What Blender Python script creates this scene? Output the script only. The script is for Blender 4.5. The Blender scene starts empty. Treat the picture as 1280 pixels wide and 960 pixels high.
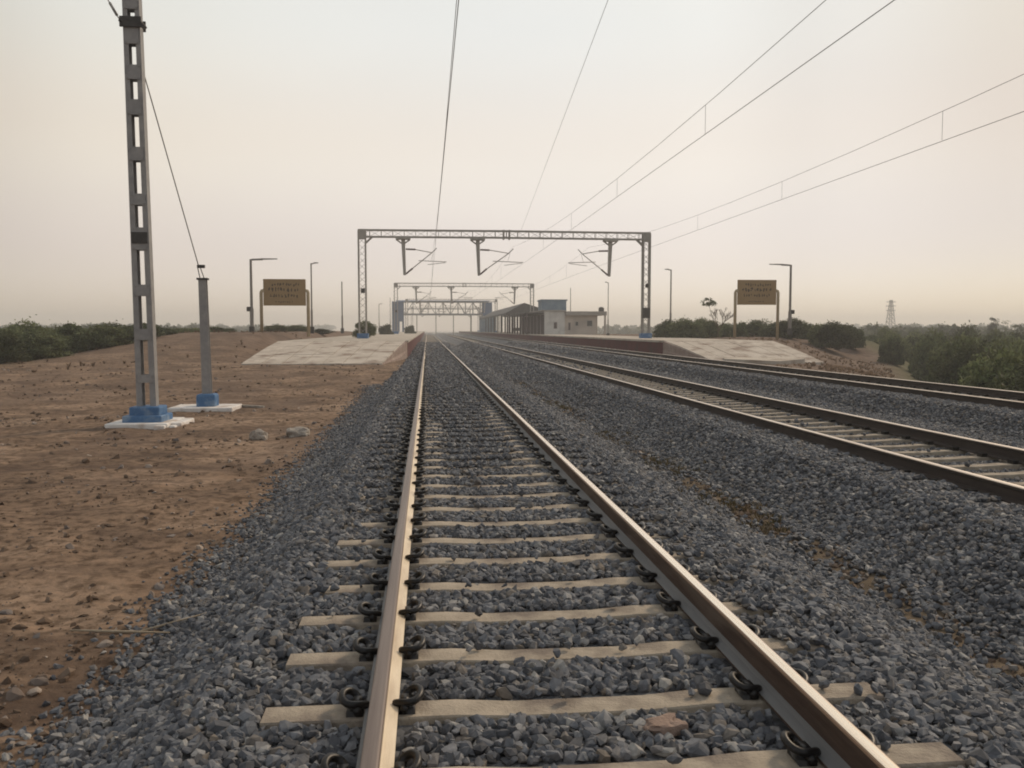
import bpy, math, random
import numpy as np
from mathutils import Vector, Matrix

random.seed(7)
rng = np.random.default_rng(7)
sc = bpy.context.scene
col = sc.collection
R = math.radians

# ------------------------------------------------------------------ camera
F = 1080.0
CAM = np.array([0.0, 0.0, 1.465])
TH = math.atan(68 / F)
PS = math.atan(106 / F * math.cos(TH))
fw = np.array([math.sin(PS) * math.cos(TH), math.cos(PS) * math.cos(TH), -math.sin(TH)])
rt = np.array([math.cos(PS), -math.sin(PS), 0.0])
up = np.array([math.sin(PS) * math.sin(TH), math.cos(PS) * math.sin(TH), math.cos(TH)])


def ray(px, py):
    return fw + rt * (px - 640) / F + up * (480 - py) / F


def atY(px, py, Y):
    d = ray(px, py)
    return CAM + d * (Y / d[1])


def atZ(px, py, z):
    d = ray(px, py)
    return CAM + d * ((z - CAM[2]) / d[2])


cd = bpy.data.cameras.new('camera')
cam = bpy.data.objects.new('camera', cd)
col.objects.link(cam)
cam.location = CAM
cam.rotation_euler = (math.pi / 2 - TH, 0, -PS)
cd.sensor_width = 36
cd.lens = F / 1280 * 36
cd.clip_start = 0.05
cd.clip_end = 6000
sc.camera = cam

# ------------------------------------------------------------------ noise
def _hash(ix, iy, s):
    h = (ix.astype(np.int64) * 374761393 + iy.astype(np.int64) * 668265263 + s * 2246822519) & 0xffffffff
    h = ((h ^ (h >> 13)) * 1274126177) & 0xffffffff
    h = h ^ (h >> 16)
    return (h & 0xffff) / 65535.0


def vnoise(x, y, s=0):
    x = np.asarray(x, float); y = np.asarray(y, float)
    ix = np.floor(x); iy = np.floor(y)
    fx = x - ix; fy = y - iy
    fx = fx * fx * (3 - 2 * fx); fy = fy * fy * (3 - 2 * fy)
    a = _hash(ix, iy, s); b = _hash(ix + 1, iy, s); c = _hash(ix, iy + 1, s); d = _hash(ix + 1, iy + 1, s)
    return (a + (b - a) * fx) * (1 - fy) + (c + (d - c) * fx) * fy


def fbm(x, y, s=0, o=4):
    t = 0; a = 0.5; f = 1.0
    for k in range(o):
        t = t + a * (vnoise(np.asarray(x) * f, np.asarray(y) * f, s + k * 17) - .5) * 2
        a *= .5; f *= 2.03
    return t


def S(v, a, b):
    t = np.clip((np.asarray(v, float) - a) / (b - a), 0, 1)
    return t * t * (3 - 2 * t)


# ------------------------------------------------------------------ tagging
def tag(o, label=None, cat=None, group=None, kind=None):
    if label: o['label'] = label
    if cat: o['category'] = cat
    if group: o['group'] = group
    if kind: o['kind'] = kind
    return o


def empty(name, loc=(0, 0, 0), rz=0.0, label=None, cat=None, group=None):
    o = bpy.data.objects.new(name, None)
    o.empty_display_size = .2
    o.location = loc
    o.rotation_euler = (0, 0, rz)
    col.objects.link(o)
    return tag(o, label, cat, group)


def children(o):
    return [c for c in bpy.data.objects if c.parent == o]


def copy_tree(o, parent=None):
    c = o.copy()
    col.objects.link(c)
    if parent is not None:
        c.parent = parent
    for ch in list(o.children):
        copy_tree(ch, c)
    return c


# ------------------------------------------------------------------ mesh builder
class MB:
    def __init__(s):
        s.v = []; s.f = []; s.m = []; s.mi = 0

    def add(s, vs, fs, m=None):
        n = len(s.v)
        s.v += [tuple(map(float, p)) for p in vs]
        s.f += [tuple(i + n for i in q) for q in fs]
        s.m += [s.mi if m is None else m] * len(fs)
        return s

    def box(s, a, b, m=None):
        x0, y0, z0 = a; x1, y1, z1 = b
        return s.add([(x0, y0, z0), (x1, y0, z0), (x1, y1, z0), (x0, y1, z0), (x0, y0, z1), (x1, y0, z1), (x1, y1, z1), (x0, y1, z1)],
                     [(3, 2, 1, 0), (4, 5, 6, 7), (0, 1, 5, 4), (1, 2, 6, 5), (2, 3, 7, 6), (3, 0, 4, 7)], m)

    def bar(s, p, q, w, h=None, m=None, w2=None, h2=None, ref=(0, 0, 1)):
        h = w if h is None else h
        w2 = w if w2 is None else w2; h2 = h if h2 is None else h2
        p = Vector(p); q = Vector(q); d = (q - p).normalized()
        r = Vector(ref)
        if abs(d.dot(r)) > .97: r = Vector((0, 1, 0)) if abs(d.y) < .9 else Vector((1, 0, 0))
        a = d.cross(r).normalized(); b = a.cross(d).normalized()
        vs = []
        for c, ww, hh in ((p, w, h), (q, w2, h2)):
            for sx, sy in ((-1, -1), (1, -1), (1, 1), (-1, 1)):
                vs.append(c + a * sx * ww / 2 + b * sy * hh / 2)
        return s.add(vs, [(0, 3, 2, 1), (4, 5, 6, 7), (0, 1, 5, 4), (1, 2, 6, 5), (2, 3, 7, 6), (3, 0, 4, 7)], m)

    def tube(s, pts, r, n=8, m=None, cap=True):
        pts = [Vector(p) for p in pts]
        rs = r if isinstance(r, (list, tuple)) else [r] * len(pts)
        vs = []; fs = []
        a = None
        for i, p in enumerate(pts):
            if i == 0: d = pts[1] - p
            elif i == len(pts) - 1: d = p - pts[i - 1]
            else: d = (pts[i + 1] - pts[i - 1])
            d.normalize()
            if a is None:
                ref = Vector((0, 0, 1)) if abs(d.z) < .9 else Vector((1, 0, 0))
                a = d.cross(ref).normalized()
            else:
                a = (a - d * a.dot(d)).normalized()
            b = d.cross(a)
            for k in range(n):
                t = 2 * math.pi * k / n
                vs.append(p + (a * math.cos(t) + b * math.sin(t)) * rs[i])
        for i in range(len(pts) - 1):
            for k in range(n):
                k2 = (k + 1) % n
                fs.append((i * n + k, i * n + k2, (i + 1) * n + k2, (i + 1) * n + k))
        if cap:
            fs.append(tuple(reversed(range(n))))
            fs.append(tuple((len(pts) - 1) * n + k for k in range(n)))
        return s.add(vs, fs, m)

    def build(s, name, mats, parent=None, smooth=False, bevel=0):
        me = bpy.data.meshes.new(name)
        me.from_pydata(s.v, [], s.f)
        if not isinstance(mats, (list, tuple)): mats = [mats]
        for mm in mats: me.materials.append(mm)
        me.polygons.foreach_set('material_index', s.m)
        if smooth: me.polygons.foreach_set('use_smooth', [True] * len(s.f))
        me.update()
        o = bpy.data.objects.new(name, me)
        col.objects.link(o)
        if parent is not None: o.parent = parent
        if bevel:
            b = o.modifiers.new('bevel', 'BEVEL'); b.width = bevel; b.segments = 2; b.limit_method = 'ANGLE'
        return o


# ------------------------------------------------------------------ materials
def mat(name, c, rough=.8, metal=0, c2=None, scale=5, detail=6, bump=0, bscale=None, c3=None, s3=1.0, spec=.3, stretch=None, thr=(.35, .65)):
    m = bpy.data.materials.new(name)
    m.use_nodes = True
    nt = m.node_tree; N = nt.nodes; L = nt.links
    b = N['Principled BSDF']
    b.inputs['Roughness'].default_value = rough
    b.inputs['Metallic'].default_value = metal
    b.inputs['Specular IOR Level'].default_value = spec
    b.inputs['Base Color'].default_value = (*c, 1)
    tc = N.new('ShaderNodeTexCoord')
    src = tc.outputs['Object']
    if stretch:
        mp = N.new('ShaderNodeMapping'); mp.inputs['Scale'].default_value = stretch
        L.new(src, mp.inputs[0]); src = mp.outputs[0]
    if c2:
        n = N.new('ShaderNodeTexNoise'); n.inputs['Scale'].default_value = scale; n.inputs['Detail'].default_value = detail
        n.inputs['Roughness'].default_value = .65
        L.new(src, n.inputs['Vector'])
        r = N.new('ShaderNodeValToRGB')
        r.color_ramp.elements[0].position = thr[0]; r.color_ramp.elements[0].color = (*c, 1)
        r.color_ramp.elements[1].position = thr[1]; r.color_ramp.elements[1].color = (*c2, 1)
        L.new(n.outputs['Fac'], r.inputs[0])
        out = r.outputs[0]
        if c3:
            n3 = N.new('ShaderNodeTexNoise'); n3.inputs['Scale'].default_value = s3; n3.inputs['Detail'].default_value = 5
            L.new(src, n3.inputs['Vector'])
            r3 = N.new('ShaderNodeValToRGB')
            r3.color_ramp.elements[0].position = .5; r3.color_ramp.elements[0].color = (0, 0, 0, 1)
            r3.color_ramp.elements[1].position = .68; r3.color_ramp.elements[1].color = (1, 1, 1, 1)
            L.new(n3.outputs['Fac'], r3.inputs[0])
            mx = N.new('ShaderNodeMix'); mx.data_type = 'RGBA'
            L.new(r3.outputs[0], mx.inputs[0]); L.new(out, mx.inputs[6]); mx.inputs[7].default_value = (*c3, 1)
            out = mx.outputs[2]
        L.new(out, b.inputs['Base Color'])
    if bump:
        n2 = N.new('ShaderNodeTexNoise'); n2.inputs['Scale'].default_value = bscale or scale * 3; n2.inputs['Detail'].default_value = 6
        L.new(src, n2.inputs['Vector'])
        bp = N.new('ShaderNodeBump'); bp.inputs['Strength'].default_value = bump; bp.inputs['Distance'].default_value = .02
        L.new(n2.outputs['Fac'], bp.inputs['Height'])
        L.new(bp.outputs[0], b.inputs['Normal'])
    return m


M = {}
M['concrete'] = mat('sleeper_concrete', (.30, .255, .20), .9, c2=(.44, .375, .295), scale=5, bump=.4, bscale=60, c3=(.20, .165, .135), s3=4)
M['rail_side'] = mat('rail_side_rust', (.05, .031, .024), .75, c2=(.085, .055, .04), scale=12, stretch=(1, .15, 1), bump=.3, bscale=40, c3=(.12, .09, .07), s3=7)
M['rail_side_dusty'] = mat('rail_side_dust', (.46, .37, .26), .7, c2=(.6, .5, .37), scale=9, stretch=(1, .12, 1), bump=.3, bscale=40, c3=(.3, .22, .15), s3=5)  # sunlight on the left rail's flank put into the colour
M['foot_cream'] = mat('rail_foot_shiny_dust', (.72, .60, .43), .45, c2=(.85, .73, .55), scale=9, stretch=(1, .2, 1), bump=.2, bscale=30, c3=(.5, .39, .27), s3=6, spec=.6)  # dusty foot, with the sun on its inner side painted as bright cream
M['rail_foot'] = mat('rail_foot_grey', (.15, .15, .15), .65, c2=(.2, .195, .19), scale=10, stretch=(1, .1, 1), bump=.2, bscale=30)
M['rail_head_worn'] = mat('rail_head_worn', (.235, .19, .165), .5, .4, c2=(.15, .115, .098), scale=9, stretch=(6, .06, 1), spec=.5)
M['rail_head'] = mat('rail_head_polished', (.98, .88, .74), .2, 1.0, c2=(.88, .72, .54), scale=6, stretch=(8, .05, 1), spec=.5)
M['rail_head_mid'] = mat('rail_head_side_track', (.80, .70, .60), .35, .8, c2=(.62, .52, .43), scale=7, stretch=(6, .06, 1), spec=.5)
M['rail_dark'] = mat('rail_side_dark', (.032, .024, .021), .8, c2=(.055, .042, .036), scale=9, stretch=(1, .15, 1))
M['rail_edge'] = mat('rail_head_edge_rust', (.16, .095, .06), .4, .5, c2=(.26, .17, .11), scale=9, stretch=(6, .08, 1), spec=.5)
M['clip'] = mat('black_clip', (.006, .0055, .0055), .42, .0, c2=(.013, .011, .010), scale=30, spec=.35)
M['steel_old'] = mat('galvanised_grey', (.24, .235, .235), .6, .1, c2=(.32, .31, .30), scale=5, bump=.1)
M['steel_pale'] = mat('galvanised_pale', (.26, .245, .225), .6, .2, c2=(.34, .32, .29), scale=3, bump=.1)
M['portal'] = mat('portal_steel', (.31, .285, .255), .65, .05, c2=(.39, .36, .325), scale=2)
M['dark'] = mat('dark_fitting', (.035, .033, .032), .6, c2=(.06, .055, .05), scale=8)
M['insul'] = mat('insulator_brown', (.07, .035, .025), .3, c2=(.1, .05, .04), scale=8, spec=.5)
M['wire'] = mat('wire_copper_grey', (.17, .155, .14), .5, .4, c2=(.22, .20, .18), scale=3)
M['blue'] = mat('blue_paint', (.05, .13, .27), .7, c2=(.085, .18, .33), scale=5, bump=.25, bscale=25, c3=(.20, .28, .38), s3=4)
M['white'] = mat('whitewash', (.66, .63, .60), .9, c2=(.78, .75, .71), scale=4, bump=.3, bscale=25, c3=(.5, .42, .36), s3=3)
M['paving'] = mat('platform_concrete', (.42, .37, .31), .95, c2=(.52, .47, .40), scale=1.2, bump=.3, bscale=8, c3=(.30, .24, .19), s3=.7)
M['paving_stain'] = mat('platform_ramp_concrete', (.44, .385, .325), .95, c2=(.56, .50, .43), scale=.8, bump=.3, bscale=9, c3=(.25, .19, .15), s3=1.1)
M['paving_pink'] = mat('ramp_brick_dust', (.24, .17, .145), .95, c2=(.36, .29, .245), scale=2, bump=.4, bscale=12)
M['redwall'] = mat('red_painted_wall', (.085, .022, .022), .9, c2=(.12, .034, .033), scale=2, bump=.3, bscale=10, c3=(.07, .035, .032), s3=1.3)
M['board'] = mat('ochre_board', (.27, .175, .075), .7, c2=(.31, .205, .095), scale=2)
M['letter'] = mat('board_letter', (.075, .05, .032), .8)
M['post_ochre'] = mat('board_post_paint', (.36, .28, .17), .8, c2=(.42, .34, .22), scale=4)
M['lamp'] = mat('lamp_grey', (.24, .22, .20), .6, .2)
M['wall'] = mat('station_wall', (.52, .50, .47), .9, c2=(.6, .58, .54), scale=.6, bump=.1, c3=(.33, .31, .29), s3=.4)
M['wall2'] = mat('station_wall_cream', (.48, .42, .36), .9, c2=(.55, .48, .41), scale=.6, c3=(.38, .33, .29), s3=.4)
M['slab'] = mat('roof_slab', (.30, .27, .24), .9, c2=(.36, .33, .3), scale=.8)
M['dkwall'] = mat('dark_doorway_paint', (.10, .075, .075), .9)
M['tank'] = mat('tank_blue_grey', (.13, .19, .25), .8, c2=(.2, .26, .31), scale=1)
M['glass'] = mat('window_dark', (.03, .035, .04), .15, spec=.6)
M['canopy'] = mat('canopy_sheet', (.045, .044, .044), .7, c2=(.07, .066, .064), scale=1)
M['bluesheet'] = mat('blue_sheet', (.035, .08, .17), .6, c2=(.055, .115, .22), scale=.5)
M['bark'] = mat('bark', (.09, .065, .045), .95, c2=(.14, .10, .07), scale=6, bump=.5)
M['brick'] = mat('brick_fragment', (.24, .17, .135), .95, c2=(.32, .235, .19), scale=12, bump=.5, bscale=60)
M['rock'] = mat('pale_rock', (.26, .23, .20), .95, c2=(.40, .36, .31), scale=8, bump=.6, bscale=30)
M['stick'] = mat('dry_stick', (.30, .24, .17), .95, c2=(.42, .35, .26), scale=10)


def stone_mat():
    m = bpy.data.materials.new('crushed_stone'); m.use_nodes = True
    nt = m.node_tree; N = nt.nodes; L = nt.links; b = N['Principled BSDF']
    oi = N.new('ShaderNodeObjectInfo')
    r = N.new('ShaderNodeValToRGB')
    cr = r.color_ramp
    cr.elements[0].position = 0; cr.elements[0].color = (.060, .061, .066, 1)
    cr.elements[1].position = 1; cr.elements[1].color = (.34, .325, .30, 1)
    for p, c in ((.24, (.086, .090, .101)), (.5, (.130, .137, .151)), (.74, (.178, .184, .197)), (.84, (.150, .128, .105)), (.93, (.225, .227, .232))):
        e = cr.elements.new(p); e.color = (*c, 1)
    L.new(oi.outputs['Random'], r.inputs[0])
    tc = N.new('ShaderNodeTexCoord')
    n = N.new('ShaderNodeTexNoise'); n.inputs['Scale'].default_value = 2.2; n.inputs['Detail'].default_value = 5
    L.new(tc.outputs['Object'], n.inputs['Vector'])
    hs = N.new('ShaderNodeMapRange'); hs.inputs[1].default_value = .3; hs.inputs[2].default_value = .7; hs.inputs[3].default_value = .75; hs.inputs[4].default_value = 1.25
    L.new(n.outputs['Fac'], hs.inputs[0])
    mx = N.new('ShaderNodeMix'); mx.data_type = 'RGBA'; mx.blend_type = 'MULTIPLY'; mx.inputs[0].default_value = 1
    L.new(r.outputs[0], mx.inputs[6]); L.new(hs.outputs[0], mx.inputs[7])
    L.new(mx.outputs[2], b.inputs['Base Color'])
    b.inputs['Roughness'].default_value = .75; b.inputs['Specular IOR Level'].default_value = .3
    return m


def clod_mat():
    m = bpy.data.materials.new('dirt_clod'); m.use_nodes = True
    nt = m.node_tree; N = nt.nodes; L = nt.links; b = N['Principled BSDF']
    oi = N.new('ShaderNodeObjectInfo'); r = N.new('ShaderNodeValToRGB'); cr = r.color_ramp
    cr.elements[0].color = (.095, .066, .048, 1); cr.elements[1].color = (.40, .33, .27, 1)
    e = cr.elements.new(.7); e.color = (.20, .145, .105, 1)
    e = cr.elements.new(.88); e.color = (.17, .15, .14, 1)
    L.new(oi.outputs['Random'], r.inputs[0]); L.new(r.outputs[0], b.inputs['Base Color'])
    b.inputs['Roughness'].default_value = .95; b.inputs['Specular IOR Level'].default_value = .1
    return m


def bed_mat():
    m = bpy.data.materials.new('ballast_bed'); m.use_nodes = True
    nt = m.node_tree; N = nt.nodes; L = nt.links; b = N['Principled BSDF']
    tc = N.new('ShaderNodeTexCoord')
    v = N.new('ShaderNodeTexVoronoi'); v.inputs['Scale'].default_value = 17; v.inputs['Randomness'].default_value = 1
    L.new(tc.outputs['Object'], v.inputs['Vector'])
    bw = N.new('ShaderNodeSeparateColor'); L.new(v.outputs['Color'], bw.inputs[0])
    r = N.new('ShaderNodeValToRGB'); cr = r.color_ramp
    cr.elements[0].color = (.05, .052, .057, 1); cr.elements[1].color = (.24, .235, .23, 1)
    e = cr.elements.new(.5); e.color = (.11, .115, .124, 1)
    L.new(bw.outputs[0], r.inputs[0])
    n = N.new('ShaderNodeTexNoise'); n.inputs['Scale'].default_value = .7; n.inputs['Detail'].default_value = 6
    L.new(tc.outputs['Object'], n.inputs['Vector'])
    mr = N.new('ShaderNodeMapRange'); mr.inputs[1].default_value = .3; mr.inputs[2].default_value = .7; mr.inputs[3].default_value = .75; mr.inputs[4].default_value = 1.2
    L.new(n.outputs['Fac'], mr.inputs[0])
    mx = N.new('ShaderNodeMix'); mx.data_type = 'RGBA'; mx.blend_type = 'MULTIPLY'; mx.inputs[0].default_value = 1
    L.new(r.outputs[0], mx.inputs[6]); L.new(mr.outputs[0], mx.inputs[7])
    L.new(mx.outputs[2], b.inputs['Base Color'])
    bp = N.new('ShaderNodeBump'); bp.inputs['Strength'].default_value = 1; bp.inputs['Distance'].default_value = .03; bp.invert = True
    L.new(v.outputs['Distance'], bp.inputs['Height']); L.new(bp.outputs[0], b.inputs['Normal'])
    b.inputs['Roughness'].default_value = .85
    return m


def dirt_mat():
    m = bpy.data.materials.new('brown_dirt'); m.use_nodes = True
    nt = m.node_tree; N = nt.nodes; L = nt.links; b = N['Principled BSDF']
    tc = N.new('ShaderNodeTexCoord')

    def noise(s, d=6, vec=None):
        n = N.new('ShaderNodeTexNoise'); n.inputs['Scale'].default_value = s; n.inputs['Detail'].default_value = d
        n.inputs['Roughness'].default_value = .65
        L.new(vec or tc.outputs['Object'], n.inputs['Vector']); return n.outputs['Fac']

    def ramp(f, els):
        r = N.new('ShaderNodeValToRGB'); cr = r.color_ramp
        cr.elements[0].position = els[0][0]; cr.elements[0].color = (*els[0][1], 1)
        cr.elements[1].position = els[-1][0]; cr.elements[1].color = (*els[-1][1], 1)
        for p, c in els[1:-1]:
            e = cr.elements.new(p); e.color = (*c, 1)
        L.new(f, r.inputs[0]); return r.outputs[0]

    def mix(f, a, bb, mode='MIX'):
        x = N.new('ShaderNodeMix'); x.data_type = 'RGBA'; x.blend_type = mode
        if isinstance(f, float): x.inputs[0].default_value = f
        else: L.new(f, x.inputs[0])
        L.new(a, x.inputs[6])
        if isinstance(bb, tuple): x.inputs[7].default_value = (*bb, 1)
        else: L.new(bb, x.inputs[7])
        return x.outputs[2]
    base = ramp(noise(.55, 8), [(.34, (.135, .094, .068)), (.5, (.232, .160, .110)), (.66, (.34, .245, .175))])
    sp = ramp(noise(7, 8), [(.40, (.50, .48, .46)), (.52, (1, 1, 1)), (.72, (1.25, 1.2, 1.15))])
    c = mix(1.0, base, sp, 'MULTIPLY')
    mp = N.new('ShaderNodeMapping'); mp.inputs['Scale'].default_value = (.35, 1.0, 1); mp.inputs['Rotation'].default_value = (0, 0, .35)
    L.new(tc.outputs['Object'], mp.inputs[0])
    dk = ramp(noise(1.3, 8, mp.outputs[0]), [(.50, (0, 0, 0)), (.64, (.85, .85, .85))])
    c = mix(dk, c, (.10, .068, .05))
    att = N.new('ShaderNodeAttribute'); att.attribute_name = 'zone'
    sep = N.new('ShaderNodeSeparateColor'); L.new(att.outputs['Color'], sep.inputs[0])
    c = mix(sep.outputs[0], c, ramp(noise(1.2, 7), [(.35, (.11, .074, .055)), (.65, (.20, .145, .11))]))          # dry bank
    c = mix(sep.outputs[1], c, ramp(noise(.4, 7), [(.35, (.07, .075, .035)), (.65, (.14, .12, .07))]))        # scrub land
    c = mix(sep.outputs[2], c, ramp(noise(3, 7), [(.35, (.09, .072, .052)), (.65, (.17, .13, .09))]))     # valley between the beds
    L.new(c, b.inputs['Base Color'])
    bp = N.new('ShaderNodeBump'); bp.inputs['Strength'].default_value = .8; bp.inputs['Distance'].default_value = .03
    L.new(noise(14, 10), bp.inputs['Height']); L.new(bp.outputs[0], b.inputs['Normal'])
    b.inputs['Roughness'].default_value = .97; b.inputs['Specular IOR Level'].default_value = .1
    return m


def leaf_mat(name, a, b_, sc_=1.5):
    m = bpy.data.materials.new(name); m.use_nodes = True
    nt = m.node_tree; N = nt.nodes; L = nt.links; b = N['Principled BSDF']
    tc = N.new('ShaderNodeTexCoord'); n = N.new('ShaderNodeTexNoise'); n.inputs['Scale'].default_value = sc_; n.inputs['Detail'].default_value = 4
    L.new(tc.outputs['Object'], n.inputs['Vector'])
    r = N.new('ShaderNodeValToRGB'); r.color_ramp.elements[0].position = .35; r.color_ramp.elements[1].position = .65
    r.color_ramp.elements[0].color = (*a, 1); r.color_ramp.elements[1].color = (*b_, 1)
    L.new(n.outputs['Fac'], r.inputs[0])
    geo = N.new('ShaderNodeNewGeometry')
    mr = N.new('ShaderNodeMapRange'); mr.inputs[3].default_value = .6; mr.inputs[4].default_value = 1.5
    L.new(geo.outputs['Random Per Island'], mr.inputs[0])
    oi = N.new('ShaderNodeObjectInfo')
    ro = N.new('ShaderNodeMapRange'); ro.inputs[3].default_value = .55; ro.inputs[4].default_value = 1.7; L.new(oi.outputs['Random'], ro.inputs[0])
    ml = N.new('ShaderNodeMath'); ml.operation = 'MULTIPLY'; L.new(mr.outputs[0], ml.inputs[0]); L.new(ro.outputs[0], ml.inputs[1])
    mx = N.new('ShaderNodeMix'); mx.data_type = 'RGBA'; mx.blend_type = 'MULTIPLY'; mx.inputs[0].default_value = 1
    L.new(r.outputs[0], mx.inputs[6]); L.new(ml.outputs[0], mx.inputs[7])
    L.new(mx.outputs[2], b.inputs['Base Color'])
    b.inputs['Roughness'].default_value = .7; b.inputs['Specular IOR Level'].default_value = .2
    tr = N.new('ShaderNodeBsdfTranslucent'); L.new(mx.outputs[2], tr.inputs[0])
    ms = N.new('ShaderNodeMixShader'); ms.inputs[0].default_value = .25
    L.new(b.outputs[0], ms.inputs[1]); L.new(tr.outputs[0], ms.inputs[2])
    L.new(ms.outputs[0], N['Material Output'].inputs[0])
    return m


M['stone'] = stone_mat(); M['clod'] = clod_mat(); M['bed'] = bed_mat(); M['dirt'] = dirt_mat()
M['leaf'] = leaf_mat('scrub_leaves', (.066, .084, .034), (.125, .135, .062))
M['leaf_dark'] = leaf_mat('dark_leaves', (.052, .066, .032), (.092, .105, .052))
M['leaf_far'] = leaf_mat('far_leaves', (.05, .065, .035), (.08, .09, .05), .05)
M['drygrass'] = leaf_mat('dry_grass', (.13, .09, .06), (.19, .135, .09))
M['vgrass'] = leaf_mat('olive_grass', (.12, .105, .05), (.20, .15, .085))

# ------------------------------------------------------------------ terrain functions
TC = [0.668, 6.40, 12.10]
TZ = [0.0, 0.0, 0.10]
G = 0.873


def bed_z(X, Y):
    X = np.asarray(X, float)
    h = np.full(X.shape, -9.0)
    for i, (c, z) in enumerate(zip(TC, TZ)):
        d = np.abs(X - c)
        sl = 2.15 if not (i == 2) else 1.7
        hh = z - .218 - np.maximum(0, d - 1.72) / sl
        if i > 0: hh = hh - .045 * (1 - S(d, .70, .80))
        if i > 0: hh = hh + .05 * S(d, .92, 1.02) * (1 - S(d, 1.6, 2.0))
        if i == 0: hh = np.where(X < c, z - .218 - np.maximum(0, d - 1.66) / 1.6, hh)
        h = np.maximum(h, hh)
    mid = (X > 8.0) & (X < 11)
    h = np.where(mid, np.maximum(h, -.40), h)
    near = np.ones(X.shape)
    for c in TC: near = near * (1 - .85 * (1 - S(np.abs(X - c), 1.4, 1.9)))
    h = h + near * (.05 * fbm(X * .9, np.asarray(Y) * .9, 3) + .015 * fbm(X * 6, np.asarray(Y) * 6, 5, 2))
    # keep it flat under the sleepers
    return h


def gz(X, Y):
    X = np.asarray(X, float); Y = np.asarray(Y, float)
    z = np.full(np.broadcast(X, Y).shape, -.60)
    z = z + .42 * S(Y, 22, 41) * (1 - S(X, -1.5, 0))
    z = z + 1.45 * S(Y, 38, 58) * S(-X, 7.5, 11) * (1 - S(-X, 15, 22)) * (1 - S(Y, 120, 200))
    z = z - .5 * S(-X, 24, 45)
    # valley between the first two beds
    z = np.where((X > 2) & (X < 5), -.60 - .03 * S(Y, 16, 40) + .09 * fbm(X * 1.5, Y * .45, 61), z)
    rightz = -.75 + 1.50 * S(Y, 33, 52) * (.42 + .58 * S(X, 18.6, 22)) + .22 * fbm(X * .5, Y * .5, 77) * S(Y, 26, 34)
    u = X - .54 * np.minimum(Y, 70)
    drop = .62 * S(u, -9.0, 1.0) * (1 - S(Y, 62, 76)) + .38 * S(u, 0.5, 5.0) + .62 * S(u, .5, 5) * S(Y, 62, 76)
    rightz = rightz * (1 - drop) + (-2.3) * drop
    k = S(X, 13.9, 14.8)
    z = z * (1 - k) + rightz * k
    z = np.where((X > 14.2) & (X < 20.4) & (Y > 45.5), np.minimum(z, -.35), z)
    w_ = S(X, 13.6, 14.6) * (1 - S(X, 18.5, 25)) * S(Y, 27, 41) * (1 - S(Y, 45.4, 46))
    z = z * (1 - w_) + np.maximum(z, -.24) * w_
    n = .05 * fbm(X * .35, Y * .35, 11) + .055 * fbm(X * 1.9, Y * 1.9, 21, 5)
    z = z + n * np.where((X > -1.2) & (X < 14.5), .3, 1)
    far = S(np.hypot(X, Y), 110, 400)
    z = z * (1 - far) + (-2.3 + 1.0 * fbm(X * .004, Y * .004, 31)) * far
    return z


def grid_mesh(name, xs, ys, zf, material, zone=None):
    X, Y = np.meshgrid(xs, ys)
    Z = zf(X, Y)
    nx = len(xs); ny = len(ys)
    co = np.stack([X, Y, Z], -1).reshape(-1, 3).astype(np.float32)
    i = np.arange((ny - 1) * (nx - 1)); r = i // (nx - 1); c = i % (nx - 1)
    a = r * nx + c
    q = np.stack([a, a + 1, a + nx + 1, a + nx], -1).astype(np.int32)
    me = bpy.data.meshes.new(name)
    me.vertices.add(len(co)); me.vertices.foreach_set('co', co.ravel())
    me.loops.add(q.size); me.loops.foreach_set('vertex_index', q.ravel())
    me.polygons.add(len(q)); me.polygons.foreach_set('loop_start', np.arange(0, q.size, 4, dtype=np.int32))
    me.polygons.foreach_set('use_smooth', np.ones(len(q), bool))
    me.materials.append(material)
    me.update(calc_edges=True)
    if zone is not None:
        zc = zone(X, Y).reshape(-1, 4).astype(np.float32)
        at = me.attributes.new('zone', 'FLOAT_COLOR', 'POINT'); at.data.foreach_set('color', zc.ravel())
    o = bpy.data.objects.new(name, me); col.objects.link(o)
    return o


def arr(*segs):
    out = []
    for a, b, st in segs:
        out += list(np.arange(a, b - st * .3, st))
    out.append(segs[-1][1])
    return np.array(out)


def geo_arr(a, b, n):  # geometric steps between |a| and |b|
    return np.geomspace(abs(a), abs(b), n) * np.sign(b)


xs = np.concatenate([geo_arr(-1500, -60, 18)[::-1] * 0 + -np.geomspace(1500, 60, 18), arr((-55, -24, 1.5)), arr((-23, -9, .4)), arr((-8.9, -1.2, .07)),
                     arr((-1.0, 2.6, .4)), arr((2.7, 4.6, .1)), arr((5, 13.5, 1)), arr((13.8, 40, .35)), arr((41, 60, 2)), np.geomspace(64, 1500, 18)])
ys = np.concatenate([-np.geomspace(1500, 20, 12), arr((-15, 2, 1.5)), arr((2.6, 16, .07)), arr((16.1, 32, .15)), arr((32.3, 75, .4)), arr((76, 120, 2)), np.geomspace(125, 1500, 26)])
xs = np.unique(xs); ys = np.unique(ys)


def zone(X, Y):
    u = X - .52 * np.minimum(Y, 66)
    bank = S(X, 14, 15) * (1 - S(u, 2, 5)) * S(Y, 20, 30) * (1 - S(Y, 100, 160)) + .8 * S(Y, 38, 56) * S(-X, 3, 9) * (1 - S(Y, 100, 160)) + .5 * S(fbm(X * .5, Y * .25, 321, 3), .0, .5) * (X < -2)
    bank = np.clip(bank, 0, 1)
    scrub = np.clip(S(X, 14, 16) * S(u, 1, 4) + S(-X, 17, 24) * S(Y, 20, 34) + S(np.hypot(X, Y), 100, 180), 0, 1)
    val = ((X > 2) & (X < 5)) * 1.0
    return np.stack([bank, scrub, val, np.ones_like(X)], -1)


ground = grid_mesh('ground', xs, ys, gz, M['dirt'], zone)
tag(ground, kind='structure')

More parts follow.
